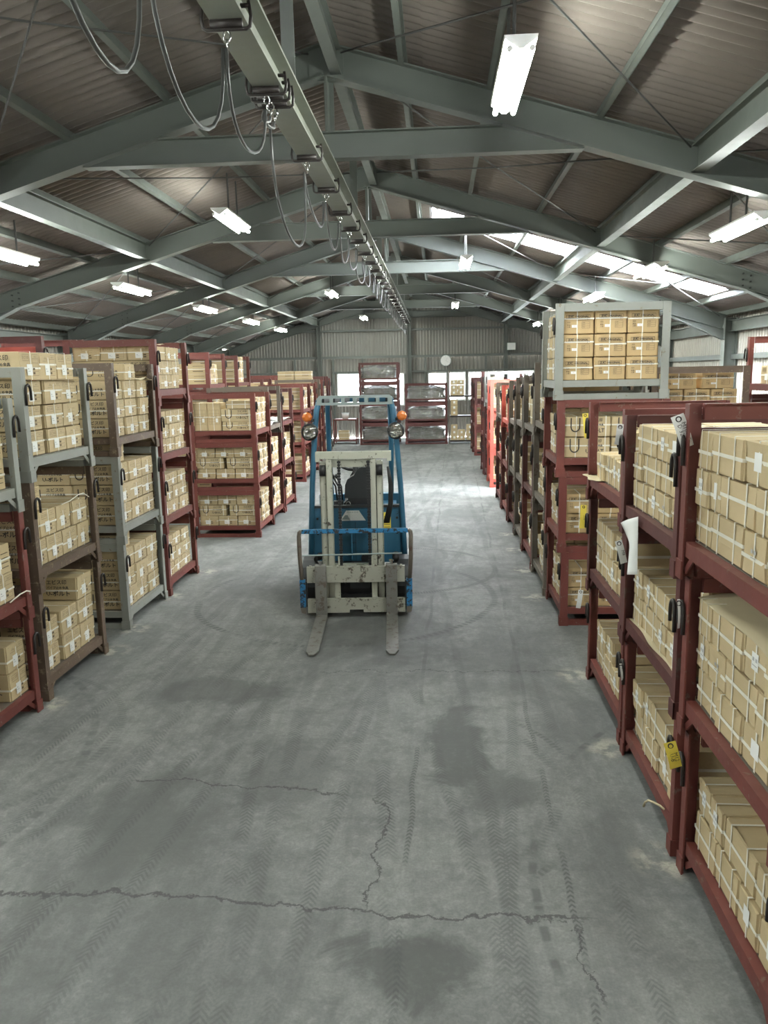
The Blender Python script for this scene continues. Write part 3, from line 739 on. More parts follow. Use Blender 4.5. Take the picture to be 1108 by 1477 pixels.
b = MB(); put_rect(b, -0.065, -0.012, 0.062, 0.088, 'F', F_+0.001); lb2 = b.mesh('paper_label', M['paper'])
b = MB(); put_text(b, '1-5', 0.014, -0.04, 0.075, 'F', F_+0.0016); lr = b.mesh('label_print', M['ink_red'])
kind('table', W, D, H, M['card2'], (0.62, 0.55, 0.66), (-0.04, ), [('printed_table', pt, False), ('paper_label', lb2, False), ('label_print', lr, False)], sw=0.014)
# long case with the big U mark facing out
W, D, H = 0.44, 0.31, 0.185
b = MB(); F_ = D/2+O; put_umark(b, -0.12, 0.10, 0.095, 'F', F_); pum = b.mesh('printed_u_mark', M['ink'])
b = MB(); put_text(b, 'エビス印', 0.034, 0.075, 0.148, 'F', F_, 1, 0.0006); put_text(b, 'パイプ止め金具', 0.022, 0.075, 0.106, 'F', F_, 1, 0.0006); put_text(b, 'U-BOLT', 0.050, 0.075, 0.055, 'F', F_, 1, 0.001)
pu = b.mesh('printed_marking', M['ink'])
kind('umark', W, D, H, M['card'], (0.58, 0.5), (-0.25, 0.40), [('printed_u_mark', pum, False), ('printed_lettering', pu, False)], sw=0.013)
# tall case stood on end
W, D, H = 0.195, 0.33, 0.43
b = MB(); F_ = D/2+O; put_frame(b, -0.08, 0.08, 0.10, 0.32, 0.002, 'F', F_)
for z in (0.14, 0.18, 0.26): put_rect(b, -0.08, 0.08, z, z+0.002, 'F', F_)
for x in (-0.04, 0.03): put_rect(b, x, x+0.002, 0.10, 0.32, 'F', F_)
put_text(b, 'U-BOLT', 0.03, 0.0, 0.22, 'F', F_); pt2 = b.mesh('printed_table', M['ink_soft'])
b = MB(); put_rect(b, 0.025, 0.06, 0.13, 0.19, 'F', F_+0.001); lb3 = b.mesh('paper_label', M['paper'])
kind('upright', W, D, H, M['card'], (0.49,), (-0.03,), [('printed_table', pt2, False), ('paper_label', lb3, False)], sw=0.012)

CART = []          # every carton: kind, centre x, y, z, rotation, w, d, h, label, weight
def carton(kd, x, y, z, rz, w, d, h, label, weight=1.0):
    CART.append((kd, x, y, z, rz, w, d, h, label, weight))
def cstuff(b, kd, x, y, z, rz, w, d, h, q):
    k = CK[kd]; M4 = Matrix.Translation((x, y, z)) @ Matrix.Rotation(rz, 4, 'Z')
    def bx_(mi, x0, x1, y0, y1, z0, z1):
        t_ = MB(); t_.box(x0, x1, y0, y1, z0, z1); b.mi = mi; b.mat(M4, t_)
    bx_(1 if kd == 'table' else 0, -w/2, w/2, -d/2, d/2, 0, h)
    hp = k['hs'][0]*h
    bx_(2, -w/2-0.004, w/2+0.004, -d/2-0.004, d/2+0.004, hp-0.007, hp+0.007)
    for v in k['vsx']: bx_(2, v*w-0.005, v*w+0.005, -d/2-0.005, d/2+0.005, 0.001, h+0.003)
    if any(n == 'paper_label' for n, _, _ in k['extra']): bx_(3, -w*0.16, w*0.08, -d/2-0.006, -d/2, h*0.2, h*0.55)
    if kd in ('labelled', 'umark', 'table'):
        for j in range(3): bx_(4, -w*0.38, -w*0.10, -d/2-0.0055, -d/2, h*(0.70+0.08*j), h*(0.73+0.08*j))
        for j in range(4): bx_(4, w*0.12, w*0.40, -d/2-0.0055, -d/2, h*(0.2+0.16*j), h*(0.22+0.16*j))
        if kd == 'labelled':
            for s in (-1, 1):
                for j, (a0, a1) in enumerate(((0.70,0.86),(0.48,0.58),(0.18,0.38))):
                    ya, yb = (-0.05*d, 0.35*d) if s > 0 else (-0.35*d, 0.05*d)
                    bx_(4, min(s*w/2, s*(w/2+0.005)), max(s*w/2, s*(w/2+0.005)), ya, yb, h*a0+0.01, h*a1-0.01)

# ------------------------------------------------------------------ stacks of pallets and what lies in them
TW = ['bottom', 'second', 'third', 'top']
CN = {'red':'rust-red','red_dark':'dark red','red_bright':'bright red','grey':'grey','brown':'rusty brown','dgrey':'dull brown-grey'}
RN = ['bottom', 'second', 'third', 'fourth', 'fifth']
def tier_name(i, n): return 'bottom' if i == 0 else 'top' if i == n-1 else ('middle' if n == 3 else RN[i])
AD = {'labelled':'labelled carton','flank':'long carton','narrow':'narrow carton','table':'orange-brown carton','umark':'U-marked carton','upright':'upright tall carton'}
def auto_rows(y0, y1, kd, w, h, n, q, drop=0.0, mixk=None):
    rows = []
    for r in range(n):
        y = y0+q.uniform(0.0, 0.03); row = []
        while True:
            kk = kd
            if mixk and q.random() < 0.5: kk = mixk
            ww = (w if kk == kd else CK[kk]['W'])*q.uniform(0.96, 1.04)
            if y+ww > y1: break
            if not (r == n-1 and q.random() < drop): row.append((y, y+ww, kk))
            y += ww+q.uniform(0.004, 0.03)
        rows.append((h, row))
    return rows
def fill(side, face, zd, rows, phrase, deep=2, endvis=False, inset=0.05, far=False):
    z = zd
    rz = PI/2 if side < 0 else -PI/2
    for r, (h, row) in enumerate(rows):
        row = sorted(row)
        for i, it in enumerate(row):
            y0, y1, kd = it[:3]; sb = it[3] if len(it) > 3 else 0.0; dz = it[4] if len(it) > 4 else 0.0
            w = y1-y0; d = CK[kd]['D'] if kd != 'flank' else 0.31
            q = random.Random(int(y0*1000)+int(z*777)+(5 if side > 0 else 0))
            inn = inset+sb+q.uniform(0, 0.018)
            for k in range(deep if sb == 0 else 1):
                x = face+side*(inn+d/2+k*(d+0.012))
                if k and kd in ('narrow', 'flank') and len(row) > i: pass
                lab = '%s, %s from near end, %s row, %s' % (AD[kd], ORD[i], RN[r], phrase)
                if k: lab = lab.replace('carton,', 'rear carton,')
                wt = 1.0 if k == 0 else (0.55 if (endvis and i == 0) else 0.04)
                if k and not endvis and far: continue
                carton(kd, x, (y0+y1)/2, z+dz, rz+q.uniform(-0.012, 0.012), w, d, h*0.985, lab, wt)
        z += h
def fill_end(xs_, y, zd, rows, phrase, d=0.33):
    # cartons with their fronts to the viewpoint, rows of (h, [(x0,x1,kind)])
    z = zd
    for r, (h, row) in enumerate(rows):
        for i, (x0, x1, kd) in enumerate(row):
            q = random.Random(int(x0*997)+int(z*555))
            carton(kd, (x0+x1)/2, y+d/2+q.uniform(0, 0.012), z, q.uniform(-0.015, 0.015), x1-x0, d, h*0.985, '%s, %s from left, %s row facing us, %s' % (AD[kd], ORD[i], RN[r], phrase), 2.2)
        z += h
def stack(phrase, side, face, y0, y1, tiers, far=False, D=1.0, dx=0.0):
    z = 0.0; n = len(tiers); res = []
    for i, (col, H) in enumerate(tiers):
        f = face+dx*i
        lab = '%s steel cage pallet, %s tier of %s' % (CN[col], tier_name(i, n), phrase)
        pallet(col, f+side*D/2, (y0+y1)/2, z, D, y1-y0, H, lab, side, far, rz=R.uniform(-0.006, 0.006))
        res.append((f, z+0.176, '%s tier, %s' % (tier_name(i, n), phrase), H)); z += H
    return res
def edges(ys, kinds, sb=0.0, dz=0.0):
    return [(a+0.006, e-0.006, k, sb, dz) for a, e, k in zip(ys, ys[1:], kinds)]
f_, n_, l_ = 'flank', 'narrow', 'labelled'

# --- right row, three nearest stacks measured carton by carton (y runs away from the viewpoint)
T = stack('nearest right stack', 1, 1.16, 2.42, 3.52, [('red',0.715),('red',0.75),('red',0.78)], dx=-0.035)
y1 = 3.46
a = [2.50,2.72,2.93,3.22,y1]
fill(1, T[0][0], T[0][1], [(0.175, edges([2.50,2.72,2.92,3.18,y1], [n_,n_,f_,f_])), (0.165, edges([2.48,2.80,3.13,3.30,y1], [f_,f_,n_,n_]))], T[0][2])
fill(1, T[0][0], T[0][1]+0.345, [(0.165, edges([2.75,3.02], [n_], 0.16)+edges([3.06,3.27], [n_], 0.20))], 'upper heap, '+T[0][2])
fill(1, T[1][0], T[1][1], [(0.165, edges([2.50,2.68,2.93,3.20,y1], [n_,n_,f_,f_])), (0.165, edges([2.47,2.80,3.12,3.33,y1+.03], [f_,f_,n_,n_])), (0.165, edges([2.49,2.75,2.96,3.29,y1], [n_,n_,f_,f_]))], T[1][2])
fill(1, T[2][0], T[2][1], [(0.165, edges([2.49,2.72,2.94,3.29,y1+.02], [n_,n_,f_,f_])), (0.165, edges([2.50,2.84,3.20,3.32,y1+.02], [f_,f_,n_,n_])), (0.165, edges([2.48,2.74,2.98,3.30,y1], [n_,n_,f_,f_]))], T[2][2], deep=3)
T = stack('second right stack', 1, 1.155, 3.60, 4.70, [('red',0.73),('red_dark',0.70),('red_dark',0.70)], dx=-0.025)
y1 = 4.63
fill(1, T[0][0], T[0][1], [(0.17, edges([3.68,3.88,4.09,4.38,y1], [n_,n_,f_,f_])), (0.18, edges([3.68,3.86,4.26,4.43,y1], [n_,f_,n_,n_]))], T[0][2], endvis=True)
fill(1, T[0][0], T[0][1]+0.36, [(0.16, edges([3.90,4.12], [n_], 0.12))], 'upper heap, '+T[0][2])
fill(1, T[1][0], T[1][1], [(0.165, edges([3.70,3.94,4.14,4.43,y1], [n_,n_,f_,f_])), (0.165, edges([3.69,3.92,4.22,4.43,y1], [n_,f_,n_,n_]))], T[1][2])
fill(1, T[1][0], T[1][1]+0.335, [(0.16, edges([3.74,3.95], [n_], 0.14)+edges([4.22,4.44], [n_], 0.22))], 'upper heap, '+T[1][2])
fill(1, T[2][0], T[2][1], [(0.16, edges([3.70,3.90,4.09,4.31,4.60], [n_,n_,n_,f_])), (0.16, edges([3.69,3.93,4.11,4.46,y1+.01], [n_,n_,f_,n_])), (0.165, edges([3.75,3.98,4.18,4.56], [n_,n_,f_]))], T[2][2])
T = stack('third right stack', 1, 1.17, 4.78, 5.93, [('red',0.725),('red_dark',0.71),('red',0.725)], dx=-0.02)
y1 = 5.86
fill(1, T[0][0], T[0][1], [(0.165, edges([4.86,5.06,5.30,5.58,y1], [n_,n_,f_,f_])), (0.165, edges([5.30,5.52,5.72,5.86], [n_,n_,n_]))], T[0][2])
fill(1, T[1][0], T[1][1], [(0.20, edges([4.88,5.15,5.42,5.70,y1], [n_,n_,f_,n_])), (0.20, edges([5.0,5.28,5.58,y1], [n_,f_,f_]))], T[1][2])
fill(1, T[2][0], T[2][1], [(0.20, edges([5.02,5.18,5.36,5.56,5.80], [n_,n_,n_,n_]))], T[2][2])
fill(1, T[2][0], T[2][1]+0.2, [(0.19, edges([5.10,5.34], [n_], 0.05))], 'upper heap, '+T[2][2])
# --- fourth: the tall stack with a grey pallet on top, its near end open to view
T = stack('tall right stack', 1, 1.155, 7.19, 8.13, [('red',0.715),('red',0.71),('red',0.705),('grey',0.85)], dx=-0.03)
for ti, rows in enumerate([[(0.185,['table']*3),(0.185,['table']*3)], [(0.185,['table']*3),(0.185,['table']*3)], [(0.19,['umark','umark']),(0.19,['umark','umark'])], [(0.205,['table']*3),(0.205,['table']*3),(0.205,['table']*3)]]):
    fx_ = T[ti][0]; rr = []
    for h, ks in rows:
        w = 0.86/len(ks); rr.append((h, [(fx_+0.075+i*w, fx_+0.075+(i+1)*w-0.02, k) for i, k in enumerate(ks)]))
    fill_end(None, 7.25, T[ti][1], rr, T[ti][2], d=0.30)
    kk = 'labelled' if ti == 3 else 'narrow'
    fill(1, fx_, T[ti][1], [(h, edges([7.60,7.83,8.06], [n_,n_])) for h, _ in rows], T[ti][2]+' far part', inset=0.05)
# --- the rest of the right row
def generic(phrase, side, face, y0, y1, tiers, q, kd='narrow', w=0.22, h=0.165, n=3, mixk='flank', far=False, skip=(), endvis=False, D=1.0, drop=0.25):
    T = stack(phrase, side, face, y0, y1, tiers, far, D)
    for i, (f, z, ph, H) in enumerate(T):
        if i in skip: continue
        nn = n if q.random() < 0.7 else max(1, n-1)
        nn = min(nn, int((H-0.19+ (0.15 if i == len(T)-1 else 0))/h))
        fill(side, f, z, auto_rows(y0+0.07, y1-0.06, kd, w, h, nn, q, drop, mixk), ph, deep=2, endvis=endvis, far=far)
    return T
q = random.Random(21)
rr = [('fifth right stack', 8.20, 9.26, ['dgrey','dgrey','dgrey'], 0.83, 1.13, ()), ('sixth right stack', 9.32, 10.38, ['red','red_dark','dgrey'], 0.78, 1.13, ()),
      ('seventh right stack', 10.45, 11.42, ['dgrey','dgrey','dgrey'], 0.77, 1.13, ()), ('eighth right stack', 11.50, 12.45, ['red_dark','dgrey','dgrey'], 0.75, 1.13, ()),
      ('ninth right stack', 12.52, 13.66, ['red','red','red_bright'], 0.72, 1.12, ()), ('tenth right stack', 13.75, 14.93, ['red_dark','red','dgrey'], 0.73, 1.12, ()),
      ('bright red right stack', 16.22, 17.22, ['red_bright','red_bright','red_bright'], 0.74, 1.10, ()), ('twelfth right stack', 17.3, 18.3, ['red_dark','red_dark','grey'], 0.80, 1.10, ()),
      ('thirteenth right stack', 18.4, 19.4, ['red_dark','red','red_dark'], 0.80, 1.08, ()), ('penultimate right stack', 22.6, 23.6, ['red','red','red_dark'], 0.73, 1.08, ()),
      ('last right stack', 23.7, 24.7, ['red_dark','red_dark','red_dark'], 0.74, 1.06, ())]
for ph, y0, y1, cols, H, face, skip in rr:
    generic(ph, 1, face, y0, y1, [(c, H) for c in cols], q, far=y0 > 16, skip=skip, endvis=y0 in (16.22, 22.6))
T = stack('brown second-row right stack', 1, 2.26, 8.45, 9.4, [('brown',0.80),('brown',0.80),('brown',0.81)])
fill_end(None, 8.52, T[2][1], [(0.205, [(2.34,2.60,'table'),(2.62,2.88,'table'),(2.90,3.16,'table')]), (0.195, [(2.34,2.60,'table'),(2.62,2.88,'table'),(2.90,3.16,'table')]), (0.17, [(2.40,2.74,'table'),(2.80,3.12,'table')])], T[2][2], d=0.32)
fill(1, T[2][0], T[2][1], [(0.2, edges([8.9,9.1,9.3],[n_,n_]))], 'far part '+T[2][2])
generic('red outer right stack', 1, 3.42, 8.0, 9.0, [('red',0.68)]*4, q, kd='labelled', w=0.3, h=0.19, n=2, mixk=None, endvis=True)

# --- left row
T = stack('nearest left stack', -1, -2.93, 4.12, 5.22, [('red',0.71),('red',0.78),('grey',0.79)], dx=0.005)
fill(-1, T[0][0], T[0][1], [(0.205, edges([4.2,4.52,4.80], [l_,l_])+edges([4.93,5.17], [l_])), (0.205, edges([4.22,4.54], [l_])+edges([4.93,5.17], [l_]))], T[0][2])
fill(-1, T[1][0], T[1][1], [(0.205, edges([4.2,4.5,4.80], [l_,l_])+edges([4.82,5.10], [l_])), (0.205, edges([4.2,4.5,4.80,5.09], [l_,l_,l_]))], T[1][2], endvis=True)
fill(-1, T[2][0], T[2][1], [(0.205, edges([4.22,4.53,4.84,5.14], [l_]*3)), (0.205, edges([4.22,4.53,4.84,5.14], [l_]*3)), (0.2, edges([4.22,4.53,4.84,5.14], [l_]*3))], T[2][2], endvis=True)
T = stack('second left stack', -1, -2.945, 5.36, 6.42, [('brown',0.84),('brown',0.83),('grey',0.82)], dx=0.012)
fill(-1, T[0][0], T[0][1], [(0.205, edges([5.42,5.70], [l_])+edges([5.76,6.04,6.32], [l_,l_])), (0.205, edges([5.42,5.70], [l_])+edges([5.76,6.04,6.32], [l_,l_])), (0.20, edges([5.40,5.55], [l_], 0.02)+edges([6.05,6.32], [l_]))], T[0][2], endvis=True)
fill(-1, T[0][0], T[0][1]+0.41, [(0.20, edges([5.62,6.0], [l_], 0.50))], 'rear of '+T[0][2])
fill(-1, T[1][0], T[1][1], [(0.205, edges([5.42,5.62,5.87,6.13,6.36], [l_]*4)), (0.205, edges([5.40,5.55,5.80,6.04], [l_]*3)+edges([6.06,6.32], [l_]))], T[1][2], endvis=True)
fill(-1, T[1][0], T[1][1]+0.41, [(0.19, edges([5.42,5.66], [l_], 0.03))], 'upper heap, '+T[1][2])
fill(-1, T[1][0], T[1][1]+0.41, [(0.20, edges([5.86,6.30], [f_], 0.58))], 'rear heap, '+T[1][2])
fill(-1, T[2][0], T[2][1], [(0.185, edges([5.44,5.72], [l_])+edges([5.76,6.05,6.33], [l_,l_]))]*3+[(0.205, edges([5.46,5.75,6.02,6.30], [l_]*3))], T[2][2], endvis=True)
T = stack('third left stack', -1, -2.985, 7.03, 8.10, [('grey',0.84),('grey',0.84),('brown',0.86)], dx=0.01)
fill(-1, T[0][0], T[0][1], [(0.195, edges([7.10,7.40,7.72,8.03], [l_]*3))]*3+[(0.15, edges([7.14,7.42], [l_], 0.04))], T[0][2], endvis=True)
fill(-1, T[1][0], T[1][1], [(0.195, edges([7.10,7.40,7.72,8.03], [l_]*3))]*3, T[1][2], endvis=True)
fill(-1, T[1][0], T[1][1]+0.585, [(0.19, edges([7.16,7.45], [l_], 0.06))], 'upper heap, '+T[1][2])
fill(-1, T[2][0], T[2][1], [(0.175, edges([7.10,7.37], [l_])+edges([7.42,7.72], [l_])+edges([7.76,8.03], [l_]))]*3+[(0.16, edges([7.48,7.74], [l_]))], T[2][2], endvis=True)
T = stack('fourth left stack', -1, -2.975, 8.17, 9.22, [('red',0.70)]*4, dx=0.006)
for i in range(4):
    if i < 3: fill(-1, T[i][0], T[i][1], [(0.155, edges([8.23,8.50,8.78,9.10], [l_]*3)), (0.155, edges([8.24,8.40,8.58,8.86,9.12], [l_]*4)), (0.15, edges([8.24,8.52,8.80,9.08], [l_]*3))], T[i][2], endvis=True)
    else:
        fill(-1, T[i][0], T[i][1], [(0.155, edges([8.24,8.44,8.78,9.06], [l_]*3)), (0.155, edges([8.24,8.5,8.82,9.06], [l_]*3))], T[i][2], endvis=True)
        x0 = T[i][0]-0.93
        fill_end(None, 8.24, T[i][1]+0.31, [(0.15, [(x0+k*0.3, x0+k*0.3+0.285, 'labelled') for k in range(3)])], T[i][2], d=0.34)
        fill(-1, T[i][0], T[i][1]+0.31, [(0.15, edges([8.62,8.86,9.08], [l_]*2))], 'upper heap, '+T[i][2])
# --- fifth left stack across the gap: its near end faces us
T = stack('fifth left stack', -1, -2.665, 11.30, 12.34, [('red',0.715)]*3, dx=0.004)
x0 = -3.59
for i in (0, 1):
    fill_end(None, 11.36, T[i][1], [(0.15, [(x0+k*0.29, x0+k*0.29+0.27, l_) for k in range(3)]), (0.165, [(x0, x0+0.40, 'umark'), (x0+0.46, x0+0.86, 'umark')]), (0.145, [(x0+k*0.29, x0+k*0.29+0.27, l_) for k in range(3)])], T[i][2], d=0.33)
fill_end(None, 11.36, T[2][1], [(0.42, [(x0, x0+0.19, 'upright'), (x0+0.20, x0+0.39, 'upright')])], T[2][2], d=0.33)
fill_end(None, 11.36, T[2][1], [(0.135, [(x0+0.42, x0+0.87, 'umark')]), (0.185, [(x0+0.41, x0+0.87, 'umark')]), (0.12, [(x0+0.5, x0+0.87, 'flank')])], 'right half, '+T[2][2], d=0.33)
for i in range(3):
    fill(-1, T[i][0], T[i][1], [(0.155, edges([11.72,11.99,12.27], [l_]*2))]*3, 'far part '+T[i][2], deep=1)
generic('sixth left stack', -1, -2.70, 12.42, 13.44, [('red',0.71),('red',0.71),('dgrey',0.80)], q, kd='labelled', w=0.27, h=0.16, n=3, mixk=None, skip=(2,))
generic('seventh left stack', -1, -2.70, 13.52, 14.55, [('red',0.71),('red_dark',0.71),('red_dark',0.74)], q, kd='labelled', w=0.27, h=0.16, n=3, mixk=None, skip=(2,))
for ph, face, y0, cols, H, sk in [('eighth left stack', -2.98, 17.35, ['red','red','red'], 0.73, ()), ('ninth left stack', -3.02, 18.5, ['red','red_dark','red'], 0.73, ()), ('tenth left stack', -3.1, 19.7, ['red_dark','red','dgrey'], 0.76, (2,)),
                     ('eleventh left stack', -3.3, 21.6, ['red','red','red'], 0.75, ()), ('twelfth left stack', -3.3, 22.8, ['red','red_dark','red_dark'], 0.78, ()), ('thirteenth left stack', -3.4, 24.0, ['dgrey','red','red'], 0.76, ())]:
    generic(ph, -1, face, y0, y0+1.05, [(c, H) for c in cols], q, kd='labelled', w=0.27, h=0.16, n=3, mixk=None, far=True, endvis=True, skip=sk)
for ph, face, y0, cols, H in [('near outer left stack', -4.20, 8.2, ['red','red','red','red_dark'], 0.715), ('four-high outer left stack', -3.80, 13.0, ['red']*4, 0.70),
                     ('tall outer left stack', -3.92, 15.35, ['red']*4, 0.70), ('three-high outer left stack', -4.15, 18.6, ['red','red','red_dark'], 0.77),
                     ('far outer left stack', -4.4, 20.6, ['red','red','red'], 0.78), ('farthest outer left stack', -4.5, 23.0, ['red']*3, 0.80), ('outermost left stack', -4.95, 11.4, ['red_dark','red','grey'], 0.75)]:
    generic(ph, -1, face, y0, y0+1.03, [(c, H) for c in cols], q, kd='labelled', w=0.29, h=0.17, n=3, mixk=None, far=y0 > 14, endvis=True, skip=(3,) if y0 == 8.2 else ())
# a few cartons standing free on top of far stacks
for i in range(2):
    for j in range(5):
        carton('labelled', -3.42-0.44*i, 20.15, 3*0.76-0.584+0.16*j, PI/2, 0.30, 0.42, 0.157, 'carton in the tall pile of the tenth left stack, column %s, %s up' % (ORD[i], ORD[j]), 0.5)

# red steel plate standing in the top pallet at the far left
p = MB().box(-0.47, 0.47, -0.012, 0.012, 0, 0.42); p.box(-0.47,0.47,-0.02,0.02,0.40,0.43)
tag(p.build('steel_plate', M['red_bright'], None, loc=(-4.70, 8.285, 0.715*3+0.177)), 'bright orange-red steel plate upright in the top pallet at far left', 'steel plate')

# ------------------------------------------------------------------ emit the cartons: the 300 largest in view as things, the rest as one
def area(c):
    kd, x, y, z, rz, w, d, h, lab, wt = c; us = []; vs_ = []
    cr, sr = math.cos(rz), math.sin(rz)
    for i in (-1, 1):
        for j in (-1, 1):
            for k in (0, 1):
                px, py = i*w/2, j*d/2
                p = project((x+px*cr-py*sr, y+px*sr+py*cr, z+k*h))
                if p is None: return 0
                us.append(min(max(p[0], 0), IMG_W)); vs_.append(min(max(p[1], 0), IMG_H))
    return (max(us)-min(us))*(max(vs_)-min(vs_))*wt
rank = sorted(range(len(CART)), key=lambda i: -area(CART[i]))
single = set(rank[:300]); seen_lab = {}
sb_ = MB(); nst = 0
for i, (kd, x, y, z, rz, w, d, h, lab, wt) in enumerate(CART):
    q = random.Random(i*31+7)
    if i in single:
        k = CK[kd]; vi = q.randrange(len(k['body']))
        if lab in seen_lab: seen_lab[lab] += 1; print('DUP', lab)
        seen_lab.setdefault(lab, 1)
        o = ob('carton', k['body'][vi], None, (x, y, z), (0, 0, rz), (w/k['W'], d/k['D'], h/k['H']))
        tag(o, lab, 'carton', 'strapped cartons in the cage pallets')
        for s in k['straps'][q.randrange(len(k['straps']))]: ob('strap', s, o)
        for nm, me, opt in k['extra']:
            if opt and kd == 'narrow' and q.random() < 0.25: continue
            ob(nm, me, o)
    else:
        cstuff(sb_, kd, x, y, z, rz, w, d, h, q); nst += 1
so = sb_.build('stacked_cartons', [M['card'], M['card2'], M['strap'], M['paper'], M['ink_soft']])
so['kind'] = 'stuff'; so['label'] = 'many strapped cartons filling the farther and inner pallets'; so['category'] = 'cartons'
print('cartons', len(CART), 'joined', nst)

# ------------------------------------------------------------------ forklift
FK = thing('forklift', 'blue forklift facing us with forks lowered in the aisle', 'forklift', (-0.813, 7.42, 0), 0.057)
def P(name, b, mat, parent=None, smooth=False, label=None):
    o = b.build(name, mat, parent or FK, smooth)
    if label: o['label'] = label
    return o
# carriage
cu_ = MB(); cu_.box(-0.485,0.485,0,0.045,0.365,0.525)
for x in (-0.45,-0.2,-0.1,0.0,0.1,0.2,0.45): cu_.box(x-0.012,x+0.012,0.012,0.045,0.525,0.535)
P('carriage_bar', cu_, M['carriage'])
cl_ = MB(); cl_.box(-0.485,-0.07,0,0.045,0.055,0.195); cl_.box(0.07,0.485,0,0.045,0.055,0.195); cl_.box(-0.07,0.07,0,0.045,0.085,0.195); P('carriage_bar', cl_, M['carriage'])
for s in (-1, 1): P('carriage_plate', MB().box(s*0.19-0.02,s*0.19+0.02,0.045,0.11,0.055,0.52), M['mast'])
# forks
for s, xc in ((-1,-0.345),(1,0.355)):
    f = MB(); w = 0.055
    f.prism([(-0.045,0.0),(0.0,0.0),(0.0,0.535),(-0.012,0.56),(-0.045,0.545),(-0.055,0.40),(-0.052,0.10)], xc-w, xc+w, axis='x')
    n = 12; pts = []
    for i in range(n+1):
        u = i/n; y = -0.045-1.03*u; hw = w*(1 if u < 0.9 else math.sqrt(max(0.06, 1-((u-0.9)/0.1)**2*0.85)))
        th = 0.045-0.032*u; pts.append((y, hw, th))
    vs_ = []
    for y, hw, th in pts: vs_ += [(xc-hw,y,0.006),(xc+hw,y,0.006),(xc+hw,y,0.006+th),(xc-hw,y,0.006+th)]
    fs = []
    for i in range(n):
        for j in range(4): a0 = i*4+j; a1 = i*4+(j+1)%4; fs.append((a0,a1,a1+4,a0+4))
    fs += [(0,3,2,1), tuple(n*4+j for j in range(4))]
    f.add(vs_, fs); fo = P('fork', f, M['fork'])
    P('fork_pin', MB().cyl((xc,-0.02,0.55),(xc,-0.02,0.585),0.016,8).cyl((xc,-0.02,0.583),(xc,-0.02,0.597),0.024,8), M['chrome'], fo)
# load backrest
tb = MB().box(-0.52,0.52,-0.012,0.022,0.865,0.905); P('backrest_top_bar', tb, M['blue_worn'])
for s in (-1, 1):
    P('backrest_side_bar', MB().tube([(s*0.535,0.005,0.40),(s*0.548,0.005,0.62),(s*0.550,0.005,0.84),(s*0.545,0.005,0.872),(s*0.525,0.005,0.888)], 0.021, 8), M['dgrey'], smooth=True)
    P('backrest_side_plate', MB().box(s*0.53-0.028,s*0.53+0.028,-0.012,0.022,0.115,0.40), M['blue_worn'])
    P('backrest_foot', MB().prism([(s*0.502,0.115),(s*0.558,0.115),(s*0.548,0.06),(s*0.505,0.05)],-0.01,0.03), M['dgrey'])
    P('backrest_tie', MB().box(min(s*0.485,s*0.505),max(s*0.485,s*0.505),0.0,0.03,0.12,0.38), M['black'])
P('backrest_cross_rod', MB().cyl((-0.52,0.0,0.645),(0.46,0.0,0.655),0.008,6), M['guard_grey'])
P('backrest_upright_rod', MB().cyl((-0.03,0.0,0.60),(-0.03,0.0,0.88),0.006,6), M['blue'])
# mast
MY = 0.13
for s in (-1, 1):
    m_ = MB(); x = s*0.281-0.027; m_.box(x-0.03,x+0.03,MY,MY+0.016,0.10,1.55); m_.box(x-0.03,x+0.03,MY+0.12,MY+0.136,0.10,1.55); m_.box(x+s*0.018,x+s*0.03,MY,MY+0.13,0.10,1.55) if s > 0 else m_.box(x-0.03,x-0.018,MY,MY+0.13,0.10,1.55)
    P('mast_outer_rail', m_, M['mast'])
    m_ = MB(); x = s*0.216-0.027; m_.box(x-0.026,x+0.026,MY-0.03,MY-0.014,0.07,1.58); m_.box(x-0.026,x+0.026,MY+0.07,MY+0.086,0.07,1.58); m_.box(x-0.008,x+0.008,MY-0.02,MY+0.08,0.07,1.58)
    P('mast_inner_rail', m_, M['mast'])
    P('mast_roller', MB().cyl((s*0.252-0.027,MY-0.01,1.47),(s*0.308-0.027,MY-0.01,1.47),0.055,14), M['black'], smooth=True)
    # chain of side plates
    ch = MB()
    for k in range(44):
        z = 0.36+k*0.0275; ch.box(s*0.143-0.014-0.003*(k%2), s*0.143+0.014+0.003*(k%2), MY-0.055, MY-0.037, z, z+0.022)
    ch.box(s*0.143-0.006,s*0.143+0.006,MY-0.05,MY-0.042,0.34,1.57)
    P('lift_chain', ch, M['black'])
    P('lift_cylinder', MB().cyl((s*0.235-0.027,MY+0.17,0.15),(s*0.235-0.027,MY+0.17,1.05),0.032,12).cyl((s*0.235-0.027,MY+0.17,1.05),(s*0.235-0.027,MY+0.17,1.52),0.018,10), M['plastic_black'], smooth=True)
    P('guide_rod', MB().cyl((s*0.165,0.05,0.10),(s*0.165,0.05,0.62),0.009,6), M['mast'])
    P('tilt_cylinder', MB().cyl((s*0.40,MY+0.1,0.55),(s*0.40,0.62,0.50),0.035,10), M['black'], smooth=True)
P('mast_top_beam', MB().box(-0.37,0.37,MY-0.035,MY+0.03,1.585,1.655).box(-0.37,-0.33,MY-0.05,MY+0.05,1.56,1.64).box(0.33,0.37,MY-0.05,MY+0.05,1.56,1.64), M['mast'])
P('mast_top_beam', MB().box(-0.22,0.165,MY+0.0,MY+0.05,1.50,1.575), M['mast'])
P('mast_cross_beam', MB().box(-0.29,0.24,MY+0.14,MY+0.18,0.43,0.49), M['mast'])
P('mast_cross_beam', MB().box(-0.29,0.24,MY+0.14,MY+0.2,0.34,0.41), M['fork'])
P('mast_foot_beam', MB().box(-0.33,0.33,MY+0.13,MY+0.2,0.06,0.17), M['black'])
